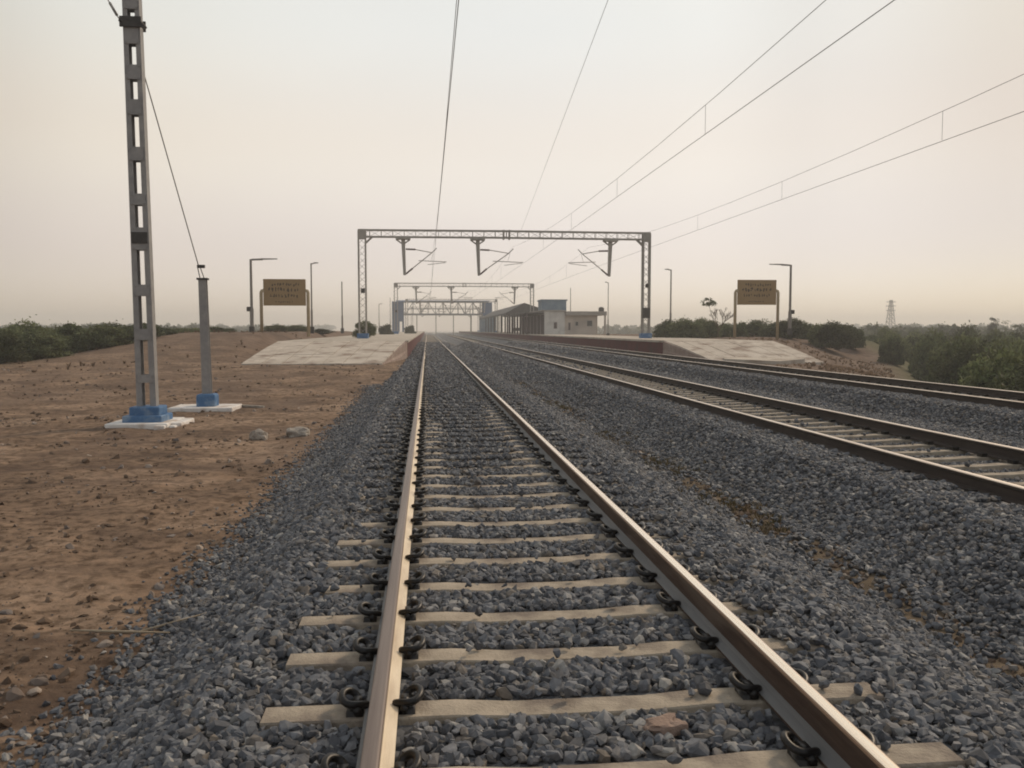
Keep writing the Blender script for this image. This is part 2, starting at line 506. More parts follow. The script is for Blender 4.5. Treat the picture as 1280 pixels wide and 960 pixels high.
bxs = np.concatenate([arr((-3.4, 3.6, .1)), arr((3.6, 9, .1)), arr((9, 16.5, .15))])
bys = np.concatenate([arr((-12, 2, 1)), arr((2.2, 20, .12)), arr((20.2, 60, .35)), arr((61, 420, 3))])
bxs = np.unique(bxs); bys = np.unique(bys)
bed = grid_mesh('ballast_bed', bxs, bys, bed_z, M['bed'])
tag(bed, kind='structure')

# ------------------------------------------------------------------ crushed stone and clods (stuff)
def rock_group(name, material, seed, amp=.55, flat=1.0):
    g = bpy.data.node_groups.new(name, 'GeometryNodeTree')
    g.interface.new_socket('Geometry', in_out='INPUT', socket_type='NodeSocketGeometry')
    g.interface.new_socket('Geometry', in_out='OUTPUT', socket_type='NodeSocketGeometry')
    N = g.nodes; L = g.links
    gi = N.new('NodeGroupInput'); go = N.new('NodeGroupOutput')
    g2i = N.new('GeometryNodeGeometryToInstance')
    for k in range(9):
        ico = N.new('GeometryNodeMeshIcoSphere'); ico.inputs['Radius'].default_value = .5; ico.inputs['Subdivisions'].default_value = 2 if k % 2 else 1
        rv = N.new('FunctionNodeRandomValue'); rv.data_type = 'FLOAT_VECTOR'
        rv.inputs['Min'].default_value = (-amp * .42,) * 3; rv.inputs['Max'].default_value = (amp * .42,) * 3
        rv.inputs['Seed'].default_value = seed + k
        sp = N.new('GeometryNodeSetPosition')
        L.new(ico.outputs['Mesh'], sp.inputs['Geometry']); L.new(rv.outputs['Value'], sp.inputs['Offset'])
        ch = N.new('GeometryNodeConvexHull'); L.new(sp.outputs[0], ch.inputs[0])
        sm = N.new('GeometryNodeSetMaterial'); sm.inputs['Material'].default_value = material
        L.new(ch.outputs[0], sm.inputs['Geometry'])
        L.new(sm.outputs[0], g2i.inputs[0])

    def attr(nm, t):
        a = N.new('GeometryNodeInputNamedAttribute'); a.data_type = t; a.inputs['Name'].default_value = nm
        return a.outputs['Attribute']
    iop = N.new('GeometryNodeInstanceOnPoints')
    L.new(gi.outputs[0], iop.inputs['Points'])
    L.new(g2i.outputs[0], iop.inputs['Instance'])
    iop.inputs['Pick Instance'].default_value = True
    L.new(attr('idx', 'INT'), iop.inputs['Instance Index'])
    L.new(attr('rot', 'FLOAT_VECTOR'), iop.inputs['Rotation'])
    L.new(attr('scl', 'FLOAT_VECTOR'), iop.inputs['Scale'])
    L.new(iop.outputs[0], go.inputs[0])
    return g


def scatter(name, pts, size, material, seed, flat=(.45, .9), label=None, cat=None, amp=.55):
    n = len(pts)
    me = bpy.data.meshes.new(name)
    me.vertices.add(n); me.vertices.foreach_set('co', pts.astype(np.float32).ravel())
    a = me.attributes.new('idx', 'INT', 'POINT'); a.data.foreach_set('value', rng.integers(0, 9, n).astype(np.int32))
    rot = np.stack([rng.normal(0, .45, n), rng.normal(0, .45, n), rng.uniform(0, 6.28, n)], -1).astype(np.float32)
    a = me.attributes.new('rot', 'FLOAT_VECTOR', 'POINT'); a.data.foreach_set('vector', rot.ravel())
    s = size[:, None] * np.stack([rng.uniform(.85, 1.35, n), rng.uniform(.65, 1.0, n), rng.uniform(*flat, n)], -1)
    a = me.attributes.new('scl', 'FLOAT_VECTOR', 'POINT'); a.data.foreach_set('vector', s.astype(np.float32).ravel())
    me.materials.append(material)
    o = bpy.data.objects.new(name, me); col.objects.link(o)
    md = o.modifiers.new('stones', 'NODES'); md.node_group = rock_group(name + '_nodes', material, seed, amp)
    tag(o, label, cat, kind='stuff')
    return o


def in_view(P, marg=.06):
    d = P - CAM
    z = d @ fw; x = (d @ rt) / z; y = (d @ up) / z
    return (z > .3) & (np.abs(x) < 640 / F + marg) & (np.abs(y) < 480 / F + marg)


def bed_points(y0, y1, dens):
    xa, xb = -3.2, 15.5
    n = int((xb - xa) * (y1 - y0) * dens)
    X = rng.uniform(xa, xb, n); Y = rng.uniform(y0, y1, n)
    wide = (X > -.62 * Y * .8 - 2.2) & (X < .74 * Y + 2.2)
    X = X[wide]; Y = Y[wide]
    b = bed_z(X, Y); g = gz(X, Y)
    keep = b > g - .045 - .15 * rng.random(len(X)) ** 3.2
    keep &= ~((Y > 45.3) & (X > 13.75)) & ~((Y > 42) & (X < -1.2))
    # sleepers / rails
    for ti, c in enumerate(TC):
        d = np.abs(X - c)
        ph = np.abs((Y - SLEEP0[ti] + .3) % .6 - .3)
        over = (d < 1.40) & (ph < .115)
        cover = fbm(X * 1.1, Y * .8, 70 + ti) * .9
        if ti == 0:
            cover = cover + (S(Y, 5.5, 12) * 1.25 - .80) + np.where(X - c > 1.02, .75 * S(Y, 3.2, 4.0), 0) + np.where(X - c > 1.18, .5 * S(Y, 3.6, 4.4), 0) + np.where(c - X > 1.02, .45 * S(Y, 4.4, 5.5), 0) + .5 * np.exp(-((X - c + .15) / .3) ** 2) * S(Y, 6, 9) - .8 * np.exp(-((d - .62) / .16) ** 2) * (1 - S(Y, 12, 22))
        else:
            cover = cover + (S(Y, 24, 50) * 1.0 - 1.0) + np.where(d > .95, 1.2, 0)
        p = np.clip(cover * 1.5, 0.012, .9)
        keep &= ~(over & (rng.random(len(X)) > p))
        keep &= ~(np.abs(d - G) < .095)                                  # rail feet
        keep &= ~((np.abs(d - G) < .2) & (ph < .14) & (Y < 25))          # fastenings
    X = X[keep]; Y = Y[keep]
    return X, Y


SLEEP0 = [3.10, 3.3, 3.2]
xs_, ys_, zs_, ss_ = [], [], [], []
for y0, y1, dens, s0, s1 in ((2.0, 9, 1150, .034, .062), (9, 18, 760, .036, .066), (18, 34, 380, .045, .08), (34, 62, 120, .07, .12), (62, 110, 24, .12, .2)):
    X, Y = bed_points(y0, y1, dens)
    s = rng.uniform(s0, s1, len(X)) * rng.choice([1, 1, 1, .7, 1.18], len(X))
    z = bed_z(X, Y)
    z = np.maximum(z, gz(X, Y) + .0)
    for ti, c in enumerate(TC):
        ph = np.abs((Y - SLEEP0[ti] + .3) % .6 - .3)
        on = (np.abs(X - c) < 1.4) & (ph < .1)
        z = np.where(on, np.maximum(z, TZ[ti] - .178), z)
    z = z + s * .18 + rng.uniform(0, .016, len(X))
    xs_.append(X); ys_.append(Y); zs_.append(z); ss_.append(s)
P = np.stack([np.concatenate(xs_), np.concatenate(ys_), np.concatenate(zs_)], -1); SZ = np.concatenate(ss_)
print('stones', len(P))
scatter('ballast_stones', P, SZ, M['stone'], 100, label='blue grey crushed stone ballast heaped around the concrete sleepers', cat='ballast')

# stones rolled onto the dirt next to the bed
n = 9000
Y = rng.uniform(2.2, 30, n); toe = -1.95 + .12 * fbm(Y * .8, Y * 0, 9)
X = toe + .28 - np.abs(rng.normal(0, .20, n))
s = rng.uniform(.02, .05, n)
scatter('scattered_stones', np.stack([X, Y, gz(X, Y) + s * .15], -1), s, M['stone'], 300, label='loose grey stones spilled along the dirt edge of the ballast', cat='stones')

# clods over the dirt on the left and in the valley
n = 24000
Y = 2.2 + 40 * rng.random(n) ** 1.7; X = -1.9 - (0.62 * Y + 1.2) * rng.random(n)
cl = fbm(X * .8, Y * .8, 44) + .35 * fbm(X * 3, Y * 3, 45)
k = rng.random(n) < np.clip(.28 + cl * 1.6, .04, 1)
X = X[k]; Y = Y[k]
s = .010 + .060 * rng.random(len(X)) ** 4
s *= 1 + .5 * (Y > 12)
scatter('dirt_clods', np.stack([X, Y, gz(X, Y) + s * .1], -1), s, M['clod'], 500, label='brown clods and pebbles strewn over the bare dirt', cat='clods', amp=.8)
n = 2500
Y = 4 + 40 * rng.random(n) ** 1.4; X = 3.53 + rng.normal(0, .3, n)
s = .02 + .03 * rng.random(n)
scatter('valley_pebbles', np.stack([X, Y, np.maximum(gz(X, Y), bed_z(X, Y)) + s * .1], -1), s, M['clod'], 700, label='brown pebbles lying in the gap between the first two tracks', cat='pebbles', amp=.8)


# ------------------------------------------------------------------ grass tufts
def blades(name, X, Y, Z, nb, h, material, label, cat, w=.006, lean=.5):
    n = len(X) * nb
    i = np.repeat(np.arange(len(X)), nb)
    ang = rng.uniform(0, 6.28, n); r = rng.random(n) * .04
    bx = X[i] + r * np.cos(ang); by = Y[i] + r * np.sin(ang); bz = Z[i]
    hh = h[i] * rng.uniform(.4, 1, n); le = hh * lean * rng.uniform(.2, 1.2, n)
    t = rng.uniform(0, 6.28, n)
    tx = bx + np.cos(ang) * le; ty = by + np.sin(ang) * le; tz = bz + hh
    mx_ = bx + np.cos(ang) * le * .35; my = by + np.sin(ang) * le * .35; mz = bz + hh * .6
    ww = w if np.isscalar(w) else w[i]
    wx = np.cos(t) * ww; wy = np.sin(t) * ww
    co = np.stack([np.stack([bx - wx, by - wy, bz - .02], -1), np.stack([bx + wx, by + wy, bz - .02], -1),
                   np.stack([mx_ + wx, my + wy, mz], -1), np.stack([mx_ - wx, my - wy, mz], -1), np.stack([tx, ty, tz], -1)], 1).reshape(-1, 3)
    base = np.arange(n)[:, None] * 5
    quads = base + np.array([0, 1, 2, 3]); tris = base + np.array([3, 2, 4])
    me = bpy.data.meshes.new(name)
    me.vertices.add(len(co)); me.vertices.foreach_set('co', co.astype(np.float32).ravel())
    loops = np.concatenate([quads, tris], 1).ravel().astype(np.int32)
    me.loops.add(len(loops)); me.loops.foreach_set('vertex_index', loops)
    st = (np.arange(n)[:, None] * 7 + np.array([0, 4])).ravel().astype(np.int32)
    me.polygons.add(len(st)); me.polygons.foreach_set('loop_start', st)
    me.materials.append(material); me.update(calc_edges=True)
    o = bpy.data.objects.new(name, me); col.objects.link(o)
    tag(o, label, cat, kind='stuff'); return o


n = 1100
Y = 4.5 + 30 * rng.random(n) ** 1.2; X = 3.53 + rng.normal(0, .22, n)
k = fbm(X * .5, Y * .55, 90) > .12
X = X[k]; Y = Y[k]
blades('valley_grass', X, Y, np.maximum(gz(X, Y), bed_z(X, Y)), 12, rng.uniform(.03, .11, len(X)), M['vgrass'],
       'sparse olive and dry grass growing in the gap between two tracks', 'grass', lean=1.0)
n = 5200
Y = rng.uniform(27, 62, n); X = rng.uniform(14.6, 34, n)
u = X - .52 * np.minimum(Y, 66)
k = (u < 2.2) & (rng.random(n) < np.clip(.35 + fbm(X * .4, Y * .4, 95) * 1.5, .05, 1)) & ~((Y > 40) & (X < 19.5))
X = X[k]; Y = Y[k]
blades('dry_bank_grass', X, Y, gz(X, Y), 14, rng.uniform(.05, .22, len(X)), M['drygrass'], 'dry brown grass and weeds on the bank beyond the third track', 'dry grass', w=.018, lean=.8)
n = 800
Y = rng.uniform(36, 75, n); X = rng.uniform(-24, -8.6, n)
k = (rng.random(n) < np.clip(.2 + fbm(X * .4, Y * .4, 97) * 1.6, .02, 1))
X = X[k]; Y = Y[k]
blades('mound_dry_grass', X, Y, gz(X, Y), 12, rng.uniform(.05, .25, len(X)), M['drygrass'], 'dry brown weeds on the earth mound left of the left platform', 'dry grass', w=.016, lean=.8)

# ------------------------------------------------------------------ railway tracks
RP = [(-.070, -.172), (.070, -.172), (.070, -.161), (.028, -.147), (.0095, -.135), (.0085, -.055), (.012, -.046), (.033, -.036), (.033, -.012),
      (.0295, -.0045), (.023, -.0016), (.0125, -.0003), (-.0125, -.0003), (-.023, -.0016), (-.0295, -.0045), (-.033, -.012), (-.033, -.036), (-.012, -.046), (-.0085, -.055), (-.0095, -.135), (-.028, -.147), (-.070, -.161)]
# material per section edge: 0 side, 1 running band, 2 outer or left foot, 3 right foot, 4 head edges
RM = []
for i in range(len(RP)):
    a = RP[i]; b = RP[(i + 1) % len(RP)]
    xc = (a[0] + b[0]) / 2; zc = (a[1] + b[1]) / 2
    if zc > -.0015: RM.append(1)
    elif zc > -.0085: RM.append(4)
    elif -.162 < zc < -.138 and xc > 0: RM.append(3)
    elif -.162 < zc < -.138: RM.append(2)
    else: RM.append(0)


def rail_mesh(x, z, y0, y1, parent, mats, lit=0):
    mb = MB()
    ysl = list(np.arange(y0, 60, 1.2)) + list(np.arange(60, y1 + 1, 6))
    n = len(RP)
    for yy in ysl:
        dx = .004 * float(fbm(np.array(yy * .12), np.array(x), 200, 2)); dz = .004 * float(fbm(np.array(yy * .1), np.array(x), 210, 2))
        for (a, b) in RP: mb.v.append((x + a + dx, yy, z + b + dz))
    for i in range(len(ysl) - 1):
        for k in range(n):
            k2 = (k + 1) % n
            mb.f.append((i * n + k, i * n + k2, (i + 1) * n + k2, (i + 1) * n + k)); mb.m.append(RM[k])
    mb.f.append(tuple(range(n))[::-1]); mb.m.append(0)
    mb.f.append(tuple((len(ysl) - 1) * n + k for k in range(n))); mb.m.append(0)
    return mb.build('rail', mats, parent)


def sleeper_mb(jit=0, y=0, x=0, z=0, mb=None):
    mb = mb or MB()
    sec = []
    for X, dz, wt, wb in ((-1.375, 0, .075, .115), (-.55, 0, .078, .12), (-.3, -.016, .074, .11), (.3, -.016, .074, .11), (.55, 0, .078, .12), (1.375, 0, .075, .115)):
        sec.append([(x + X, y - wb, z - .39), (x + X, y + wb, z - .39), (x + X, y + wt + .006, z - .188 + dz), (x + X, y + wt, z - .180 + dz), (x + X, y - wt, z - .180 + dz), (x + X, y - wt - .006, z - .188 + dz)])
    vs = [p for s in sec for p in s]; fs = []
    for i in range(len(sec) - 1):
        for k in range(6):
            k2 = (k + 1) % 6
            fs.append((i * 6 + k, (i + 1) * 6 + k, (i + 1) * 6 + k2, i * 6 + k2))
    fs.append((0, 1, 2, 3, 4, 5)); fs.append(tuple(30 + k for k in reversed(range(6))))
    mb.add(vs, fs); return mb


def clip_mb(side, mb=None, ox=0, oy=0, oz=0):
    """spring clip and its shoulder; side +1: rail lies at -x of the clip"""
    mb = mb or MB()
    s = side
    pts = [(.028, -.062, .020), (.028, 0, .022), (.028, .042, .024), (.038, .062, .036), (.060, .066, .052), (.082, .050, .060), (.092, .020, .058), (.088, -.012, .05),
           (.068, -.040, .042), (.040, -.044, .040), (.012, -.026, .034), (-.008, -.012, .026)]
    P_ = [Vector((ox + s * a, oy + b, oz - .178 + c)) for a, b, c in pts]
    # smooth
    Q = []
    for i in range(len(P_) - 1):
        Q += [P_[i], (P_[i] + P_[i + 1]) / 2]
    Q.append(P_[-1])
    for _ in range(2):
        Q = [Q[0]] + [(Q[i - 1] + Q[i] * 2 + Q[i + 1]) / 4 for i in range(1, len(Q) - 1)] + [Q[-1]]
    mb.tube(Q, .0145, 8)
    a, b = sorted((ox + s * .008, ox + s * .07))
    mb.box((a, oy - .05, oz - .225), (b, oy + .046, oz - .163))
    mb.box((min(ox + s * .016, ox + s * .046), oy - .03, oz - .165), (max(ox + s * .016, ox + s * .046), oy + .03, oz - .133))
    return mb


labels = ['nearest railway track, long shiny rails on pale sleepers running away from the viewer',
          'second railway track, just beyond the grassy gap, with pale sleepers between dark rails',
          'farthest right railway track, passing the foot of the right platform ramp']
sl0 = None
clipmesh = {}
for ti in range(3):
    tr = empty('railway_track', (TC[ti], 0, TZ[ti]), label=labels[ti], cat='railway track', group='railway tracks')
    for s in (-1, 1):
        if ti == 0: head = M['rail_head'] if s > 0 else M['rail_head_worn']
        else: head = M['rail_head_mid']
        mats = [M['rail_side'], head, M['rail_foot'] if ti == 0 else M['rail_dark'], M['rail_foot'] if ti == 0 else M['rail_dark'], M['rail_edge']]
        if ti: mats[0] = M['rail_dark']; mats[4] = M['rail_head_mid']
        if ti == 0 and s < 0: mats = [M['rail_side_dusty'], head, M['rail_foot'], M['foot_cream'], M['rail_head_worn']]  # left rail takes the side and foot colours with sunlight painted in
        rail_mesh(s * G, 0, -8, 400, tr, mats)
    nclip = [30, 24, 12][ti]
    first = SLEEP0[ti]
    # which sleepers are in view first
    kstart = [0, 9, 22][ti]
    if sl0 is None:
        sl0 = sleeper_mb().build('sleeper', M['concrete'], tr)
        protos = sl0.data
        for side in (-1, 1):
            clipmesh[side] = clip_mb(side).build('rail_clip', M['clip'], sl0, smooth=True).data
        for ch in list(sl0.children):
            bpy.data.objects.remove(ch)
        bpy.data.objects.remove(sl0)
    for k in range(100):
        yy = first + .6 * (k + kstart)
        s_ = bpy.data.objects.new('sleeper', protos); col.objects.link(s_); s_.parent = tr
        s_.location = (random.uniform(-.02, .02), yy + random.uniform(-.006, .006), random.uniform(-.004, .0))
        s_.rotation_euler = (0, 0, random.gauss(0, .004))
        if k < (25 if ti == 0 else 0):
            for rs in (-1, 1):
                for side in (-1, 1):
                    c_ = bpy.data.objects.new('rail_clip', clipmesh[side]); col.objects.link(c_); c_.parent = s_
                    c_.scale = (1.15, 1.15, 1.15); c_.location = (rs * G + side * .066, random.uniform(-.004, .004), .027)
    mb = MB(); cb = MB()
    for k in list(range(-14, kstart)) + list(range(100 + kstart, 480)):
        sleeper_mb(y=first + .6 * k, mb=mb)
    o = mb.build('sleeper', M['concrete'], tr); o['kind'] = 'stuff'
    a = 25 if ti == 0 else 8
    for k in range(a, 75):
        for rs in (-1, 1):
            for side in (-1, 1):
                x = rs * G + side * .072; yy = first + .6 * k
                cb.box((min(x, x + side * .07), yy - .05, -.182), (max(x, x + side * .07), yy + .055, -.135))
                cb.box((min(x, x - side * .02), yy - .03, -.16), (max(x, x - side * .02), yy + .03, -.14))
    o = cb.build('rail_clip', M['clip'], tr); o['kind'] = 'stuff'

# ------------------------------------------------------------------ small things on the ground
def rough_rock(name, loc, size, material, seed, label, cat, rz=0):
    zcap = .62 if 'brick' in name else 1.4
    import bmesh
    bm = bmesh.new()
    bmesh.ops.create_icosphere(bm, subdivisions=3, radius=1)
    for v in bm.verts:
        n_ = float(fbm(np.array(v.co.x * 1.3 + seed), np.array(v.co.y * 1.3 + v.co.z * 1.7), seed, 3))
        v.co *= 1 + .8 * n_ + .12 * math.sin(v.co.x * 7 + v.co.y * 5)
        v.co.x = max(-.8, min(.85, v.co.x)) * size[0]; v.co.y = max(-.8, min(.8, v.co.y)) * size[1]; v.co.z = max(-.6, min(zcap, v.co.z)) * size[2]
    me = bpy.data.meshes.new(name); bm.to_mesh(me); bm.free(); me.materials.append(material)
    o = bpy.data.objects.new(name, me); col.objects.link(o); o.location = loc; o.rotation_euler = (0, 0, rz)
    return tag(o, label, cat)


p = atZ(828, 906, -.17); rough_rock('brick_fragment', (p[0], p[1], -.175), (.105, .07, .042), M['brick'], 3, 'flat brownish brick fragment lying between sleepers of the nearest track', 'brick', .25)
p = atZ(322, 546, -.55); rough_rock('rock', (p[0], p[1], float(gz(p[0], p[1])) + .03), (.2, .15, .13), M['rock'], 5, 'pale rock on the dirt right of the blue mast base', 'rock')
p = atZ(372, 538, -.5); rough_rock('rock', (p[0], p[1], float(max(gz(p[0], p[1]), bed_z(p[0], p[1]))) + .02), (.26, .2, .10), M['rock'], 9, 'whitish flat rock at the very edge of the ballast', 'rock')
mb = MB()
p0 = atZ(88, 784, -.58); p1 = atZ(212, 792, -.58)
mb.tube([(p0[0], p0[1], gz(p0[0], p0[1]) + .02), ((p0[0] + p1[0]) / 2, (p0[1] + p1[1]) / 2 - .05, float(gz(p0[0], p0[1])) + .05), (p1[0], p1[1], gz(p1[0], p1[1]) + .03)], [.006, .011, .005], 6)
q = atZ(275, 772, -.58)
mb.tube([(p1[0] - .2, p1[1] + .05, gz(p1[0], p1[1]) + .03), (q[0], q[1], gz(q[0], q[1]) + .07)], [.009, .004], 6)
tag(mb.build('stick', M['stick'], smooth=True), 'dry pale stick lying on the dirt beside the ballast', 'stick')

# ------------------------------------------------------------------ big lattice mast on the left with its guy post
MY = 18.6
pb = atZ(185, 527, -.53); MY = pb[1]
MX = pb[0]
zg = float(gz(MX, MY)) - .01
mast = empty('overhead_mast', (MX, MY, zg), label='tall grey battened steel mast on a stepped blue base', cat='mast')


def mz(py): return atY(180, py, MY)[2] - zg


def mx(px, py): return atY(px, py, MY)[0] - MX


top = 9.9
ztop = mz(0)


def legx(side, z):  # centre of each channel at height z
    t = z / ztop
    lo = (mx(176.5, 500), mx(193.5, 500)); hi = (mx(157.5, 0), mx(172.5, 0))
    i = 0 if side < 0 else 1
    return lo[i] + (hi[i] - lo[i]) * t


for side in (-1, 1):
    mb = MB()
    zz = np.linspace(.3, top, 12)
    wl = .085
    for i in range(len(zz) - 1):
        a = legx(side, zz[i]); b = legx(side, zz[i + 1]); w1 = .125 - .03 * zz[i] / top; w2 = .125 - .03 * zz[i + 1] / top
        mb.bar((a, -.10, zz[i]), (b, -.10, zz[i + 1]), w1, .012, ref=(0, 1, 0), w2=w2)
        mb.bar((a, .10, zz[i]), (b, .10, zz[i + 1]), w1, .012, ref=(0, 1, 0), w2=w2)
        mb.bar((a + side * (w1 / 2 - .006), 0, zz[i]), (b + side * (w2 / 2 - .006), 0, zz[i + 1]), .012, .188, ref=(0, 1, 0))
    mb.build('channel', M['steel_old'], mast)
for (a, b) in ((0, 14), (24, 57), (83, 101), (126, 145), (185, 202), (243, 257), (285, 313), (356, 370), (411, 425), (468, 478), (-40, -25), (-75, -60)):
    z0 = mz(b); z1 = mz(a)
    if z1 > top: continue
    zc = (z0 + z1) / 2
    mb = MB()
    xl = legx(-1, zc) - .02; xr = legx(1, zc) + .02
    bk = MB(); bk.box((xl, .110, z0), (xr, .122, z1)); bk.build('batten_plate', M['steel_old'], mast)
    mb.box((xl, -.122, z0), (xr, -.110, z1))
    for xx in (xl + .03, xr - .03):
        for zb in (z0 + .03, z1 - .03):
            mb.tube([(xx, -.135, zb), (xx, -.12, zb)], .012, 6)
    mb.build('batten_plate', M['steel_old'], mast)
mb = MB()
z0 = mz(37); z1 = mz(24); zc = (z0 + z1) / 2
xl = legx(-1, zc); xr = legx(1, zc)
mb.box((xl - .10, -.17, z0), (xr + .09, -.13, z1)); mb.box((xl - .10, .13, z0), (xr + .09, .17, z1))
for xx in (xl - .085, xr + .08):
    mb.tube([(xx, -.2, zc), (xx, .2, zc)], .025, 8)
mb.bar((xr + .06, -.15, z0 + .06), (xr + .15, -.15, z0 - .02), .07, .06)
mb.build('clamp', M['dark'], mast)
mb = MB()
zs = mz(298)
mb.box((legx(-1, zs) - .03, -.14, zs - .12), (legx(1, zs) + .03, -.124, zs + .12))
mb.build('number_plate', M['dark'], mast)
# stepped blue base on white slab
cx = (legx(-1, 0) + legx(1, 0)) / 2
mb = MB()
mb.box((cx - .42, -.42, .03), (cx + .40, .42, .24)); mb.box((cx - .31, -.30, .22), (cx + .32, .30, .42))
mb.build('base_block', M['blue'], mast, bevel=.03)
mb = MB()
mb.box((cx - .70, -.66, -.1), (cx + .58, .72, .10))
mb.box((cx + .50, -.40, -.1), (cx + .80, .66, .085)); mb.box((cx + .34, -.80, -.1), (cx + .56, -.6, .07)); mb.box((cx + .6, -.66, -.1), (cx + .74, -.46, .05))
ob = mb.build('footing_slab', M['white'], mast, bevel=.03)

# guy post
pg = atZ(259, 507, -.50)
GX, GY = pg[0], pg[1]; zg2 = float(gz(GX, GY))
gp = empty('guy_post', (GX, GY, zg2), label='short solid grey steel post on a blue block, behind the tall mast', cat='post')
ptop = atY(253.5, 349, GY); pbt = atY(259.5, 497, GY)
bx, bz = pbt[0] - GX, pbt[2] - zg2; tx, tz = ptop[0] - GX, ptop[2] - zg2
mb = MB()
mb.bar((bx, -.07, .2), (tx, -.07, tz), .23, .02, ref=(0, 1, 0), w2=.19); mb.bar((bx, .07, .2), (tx, .07, tz), .23, .02, ref=(0, 1, 0), w2=.19)
mb.bar((bx, 0, .2), (tx, 0, tz), .02, .12, ref=(0, 1, 0))
mb.bar((bx - .11, 0, .2), (tx - .09, 0, tz), .02, .13, ref=(0, 1, 0))
mb.build('post_shaft', M['steel_old'], gp)
mb = MB(); mb.bar((tx, 0, tz - .02), (tx, 0, tz + .03), .27, .2, ref=(0, 1, 0)); mb.build('post_cap', M['dark'], gp)
mb = MB(); mb.box((bx - .24, -.24, .05), (bx + .24, .24, .42)); mb.build('base_block', M['blue'], gp, bevel=.06)
mb = MB(); mb.box((bx - .85, -.62, -.1), (bx + .75, .6, .10)); mb.build('footing_slab', M['white'], gp, bevel=.02)
p0 = atZ(292, 504, -.5); p1 = atZ(330, 505, -.5)
mb = MB(); mb.bar((p0[0], p0[1], gz(p0[0], p0[1]) + .03), (p1[0], p1[1], gz(p1[0], p1[1]) + .03), .1, .05)
tag(mb.build('plank', M['rock']), 'thin pale strip lying on dirt right of the short guy post', 'plank')

# stay wire mast -> guy post
w0 = np.array([MX + legx(1, mz(85)) + .03, MY, zg + mz(85)]); w1 = np.array([GX + tx - .02, GY, zg2 + tz + .03])
st = empty('stay_wire', tuple(w1), label='slanting stay wire from tall mast down to the short guy post', cat='wire')
mb = MB(); dd = w0 - w1
pts = [tuple(dd * t) for t in np.linspace(.07, 1, 8)]
mb.tube(pts, .013, 6); mb.build('strand', M['wire'], st, smooth=True)
mb = MB()
e = dd * .07
mb.tube([(-.05, 0, 0), tuple(e + np.array([-.03, 0, 0]))], .012, 6); mb.tube([(.05, 0, 0), tuple(e + np.array([.03, 0, 0]))], .012, 6)
mb.box((e[0] - .09, -.05, e[2] - .04), (e[0] + .09, .05, e[2] + .04))
mb.build('turnbuckle', M['dark'], st)
# earth wire leaving the clamp to the upper left
c0 = np.array([MX + xl - .1, MY, zg + zc]); c1 = atY(128, -12, MY + 1.5)
mb = MB(); d = c1 - c0
mb.tube([tuple(c0), tuple(c0 + d * 2), tuple(c0 + d * 9)], .012, 6)
mb.tube([tuple(c0 + d * .25), tuple(c0 + d * .6)], .03, 8)
tag(mb.build('earth_wire', M['wire'], smooth=True), 'short wire leaving the dark clamp near the mast top towards upper left', 'wire')

# ------------------------------------------------------------------ portals
def lattice(mb, p, q, wa, wb, ax_a, ax_b, chord, n, lace=.035, ends=None):
    """four chords from p to q, half widths wa (dir ax_a) and wb (dir ax_b), zig-zag lacing on all four faces"""
    p = Vector(p); q = Vector(q); A = Vector(ax_a); B = Vector(ax_b)
    cor = [(-1, -1), (1, -1), (1, 1), (-1, 1)]
    for sa, sb in cor:
        o = A * sa * wa + B * sb * wb
        mb.bar(p + o, q + o, chord)
    for k in range(n):
        t0 = k / n; t1 = (k + 1) / n
        a = p.lerp(q, t0); b = p.lerp(q, t1)
        for f in range(4):
            (s1, s2), (s3, s4) = cor[f], cor[(f + 1) % 4]
            o1 = A * s1 * wa + B * s2 * wb; o2 = A * s3 * wa + B * s4 * wb
            if k % 2: o1, o2 = o2, o1
            mb.bar(a + o1, b + o2, lace, lace * .5)
            if n < 14: mb.bar(a + o1, a + o2, lace, lace * .5)


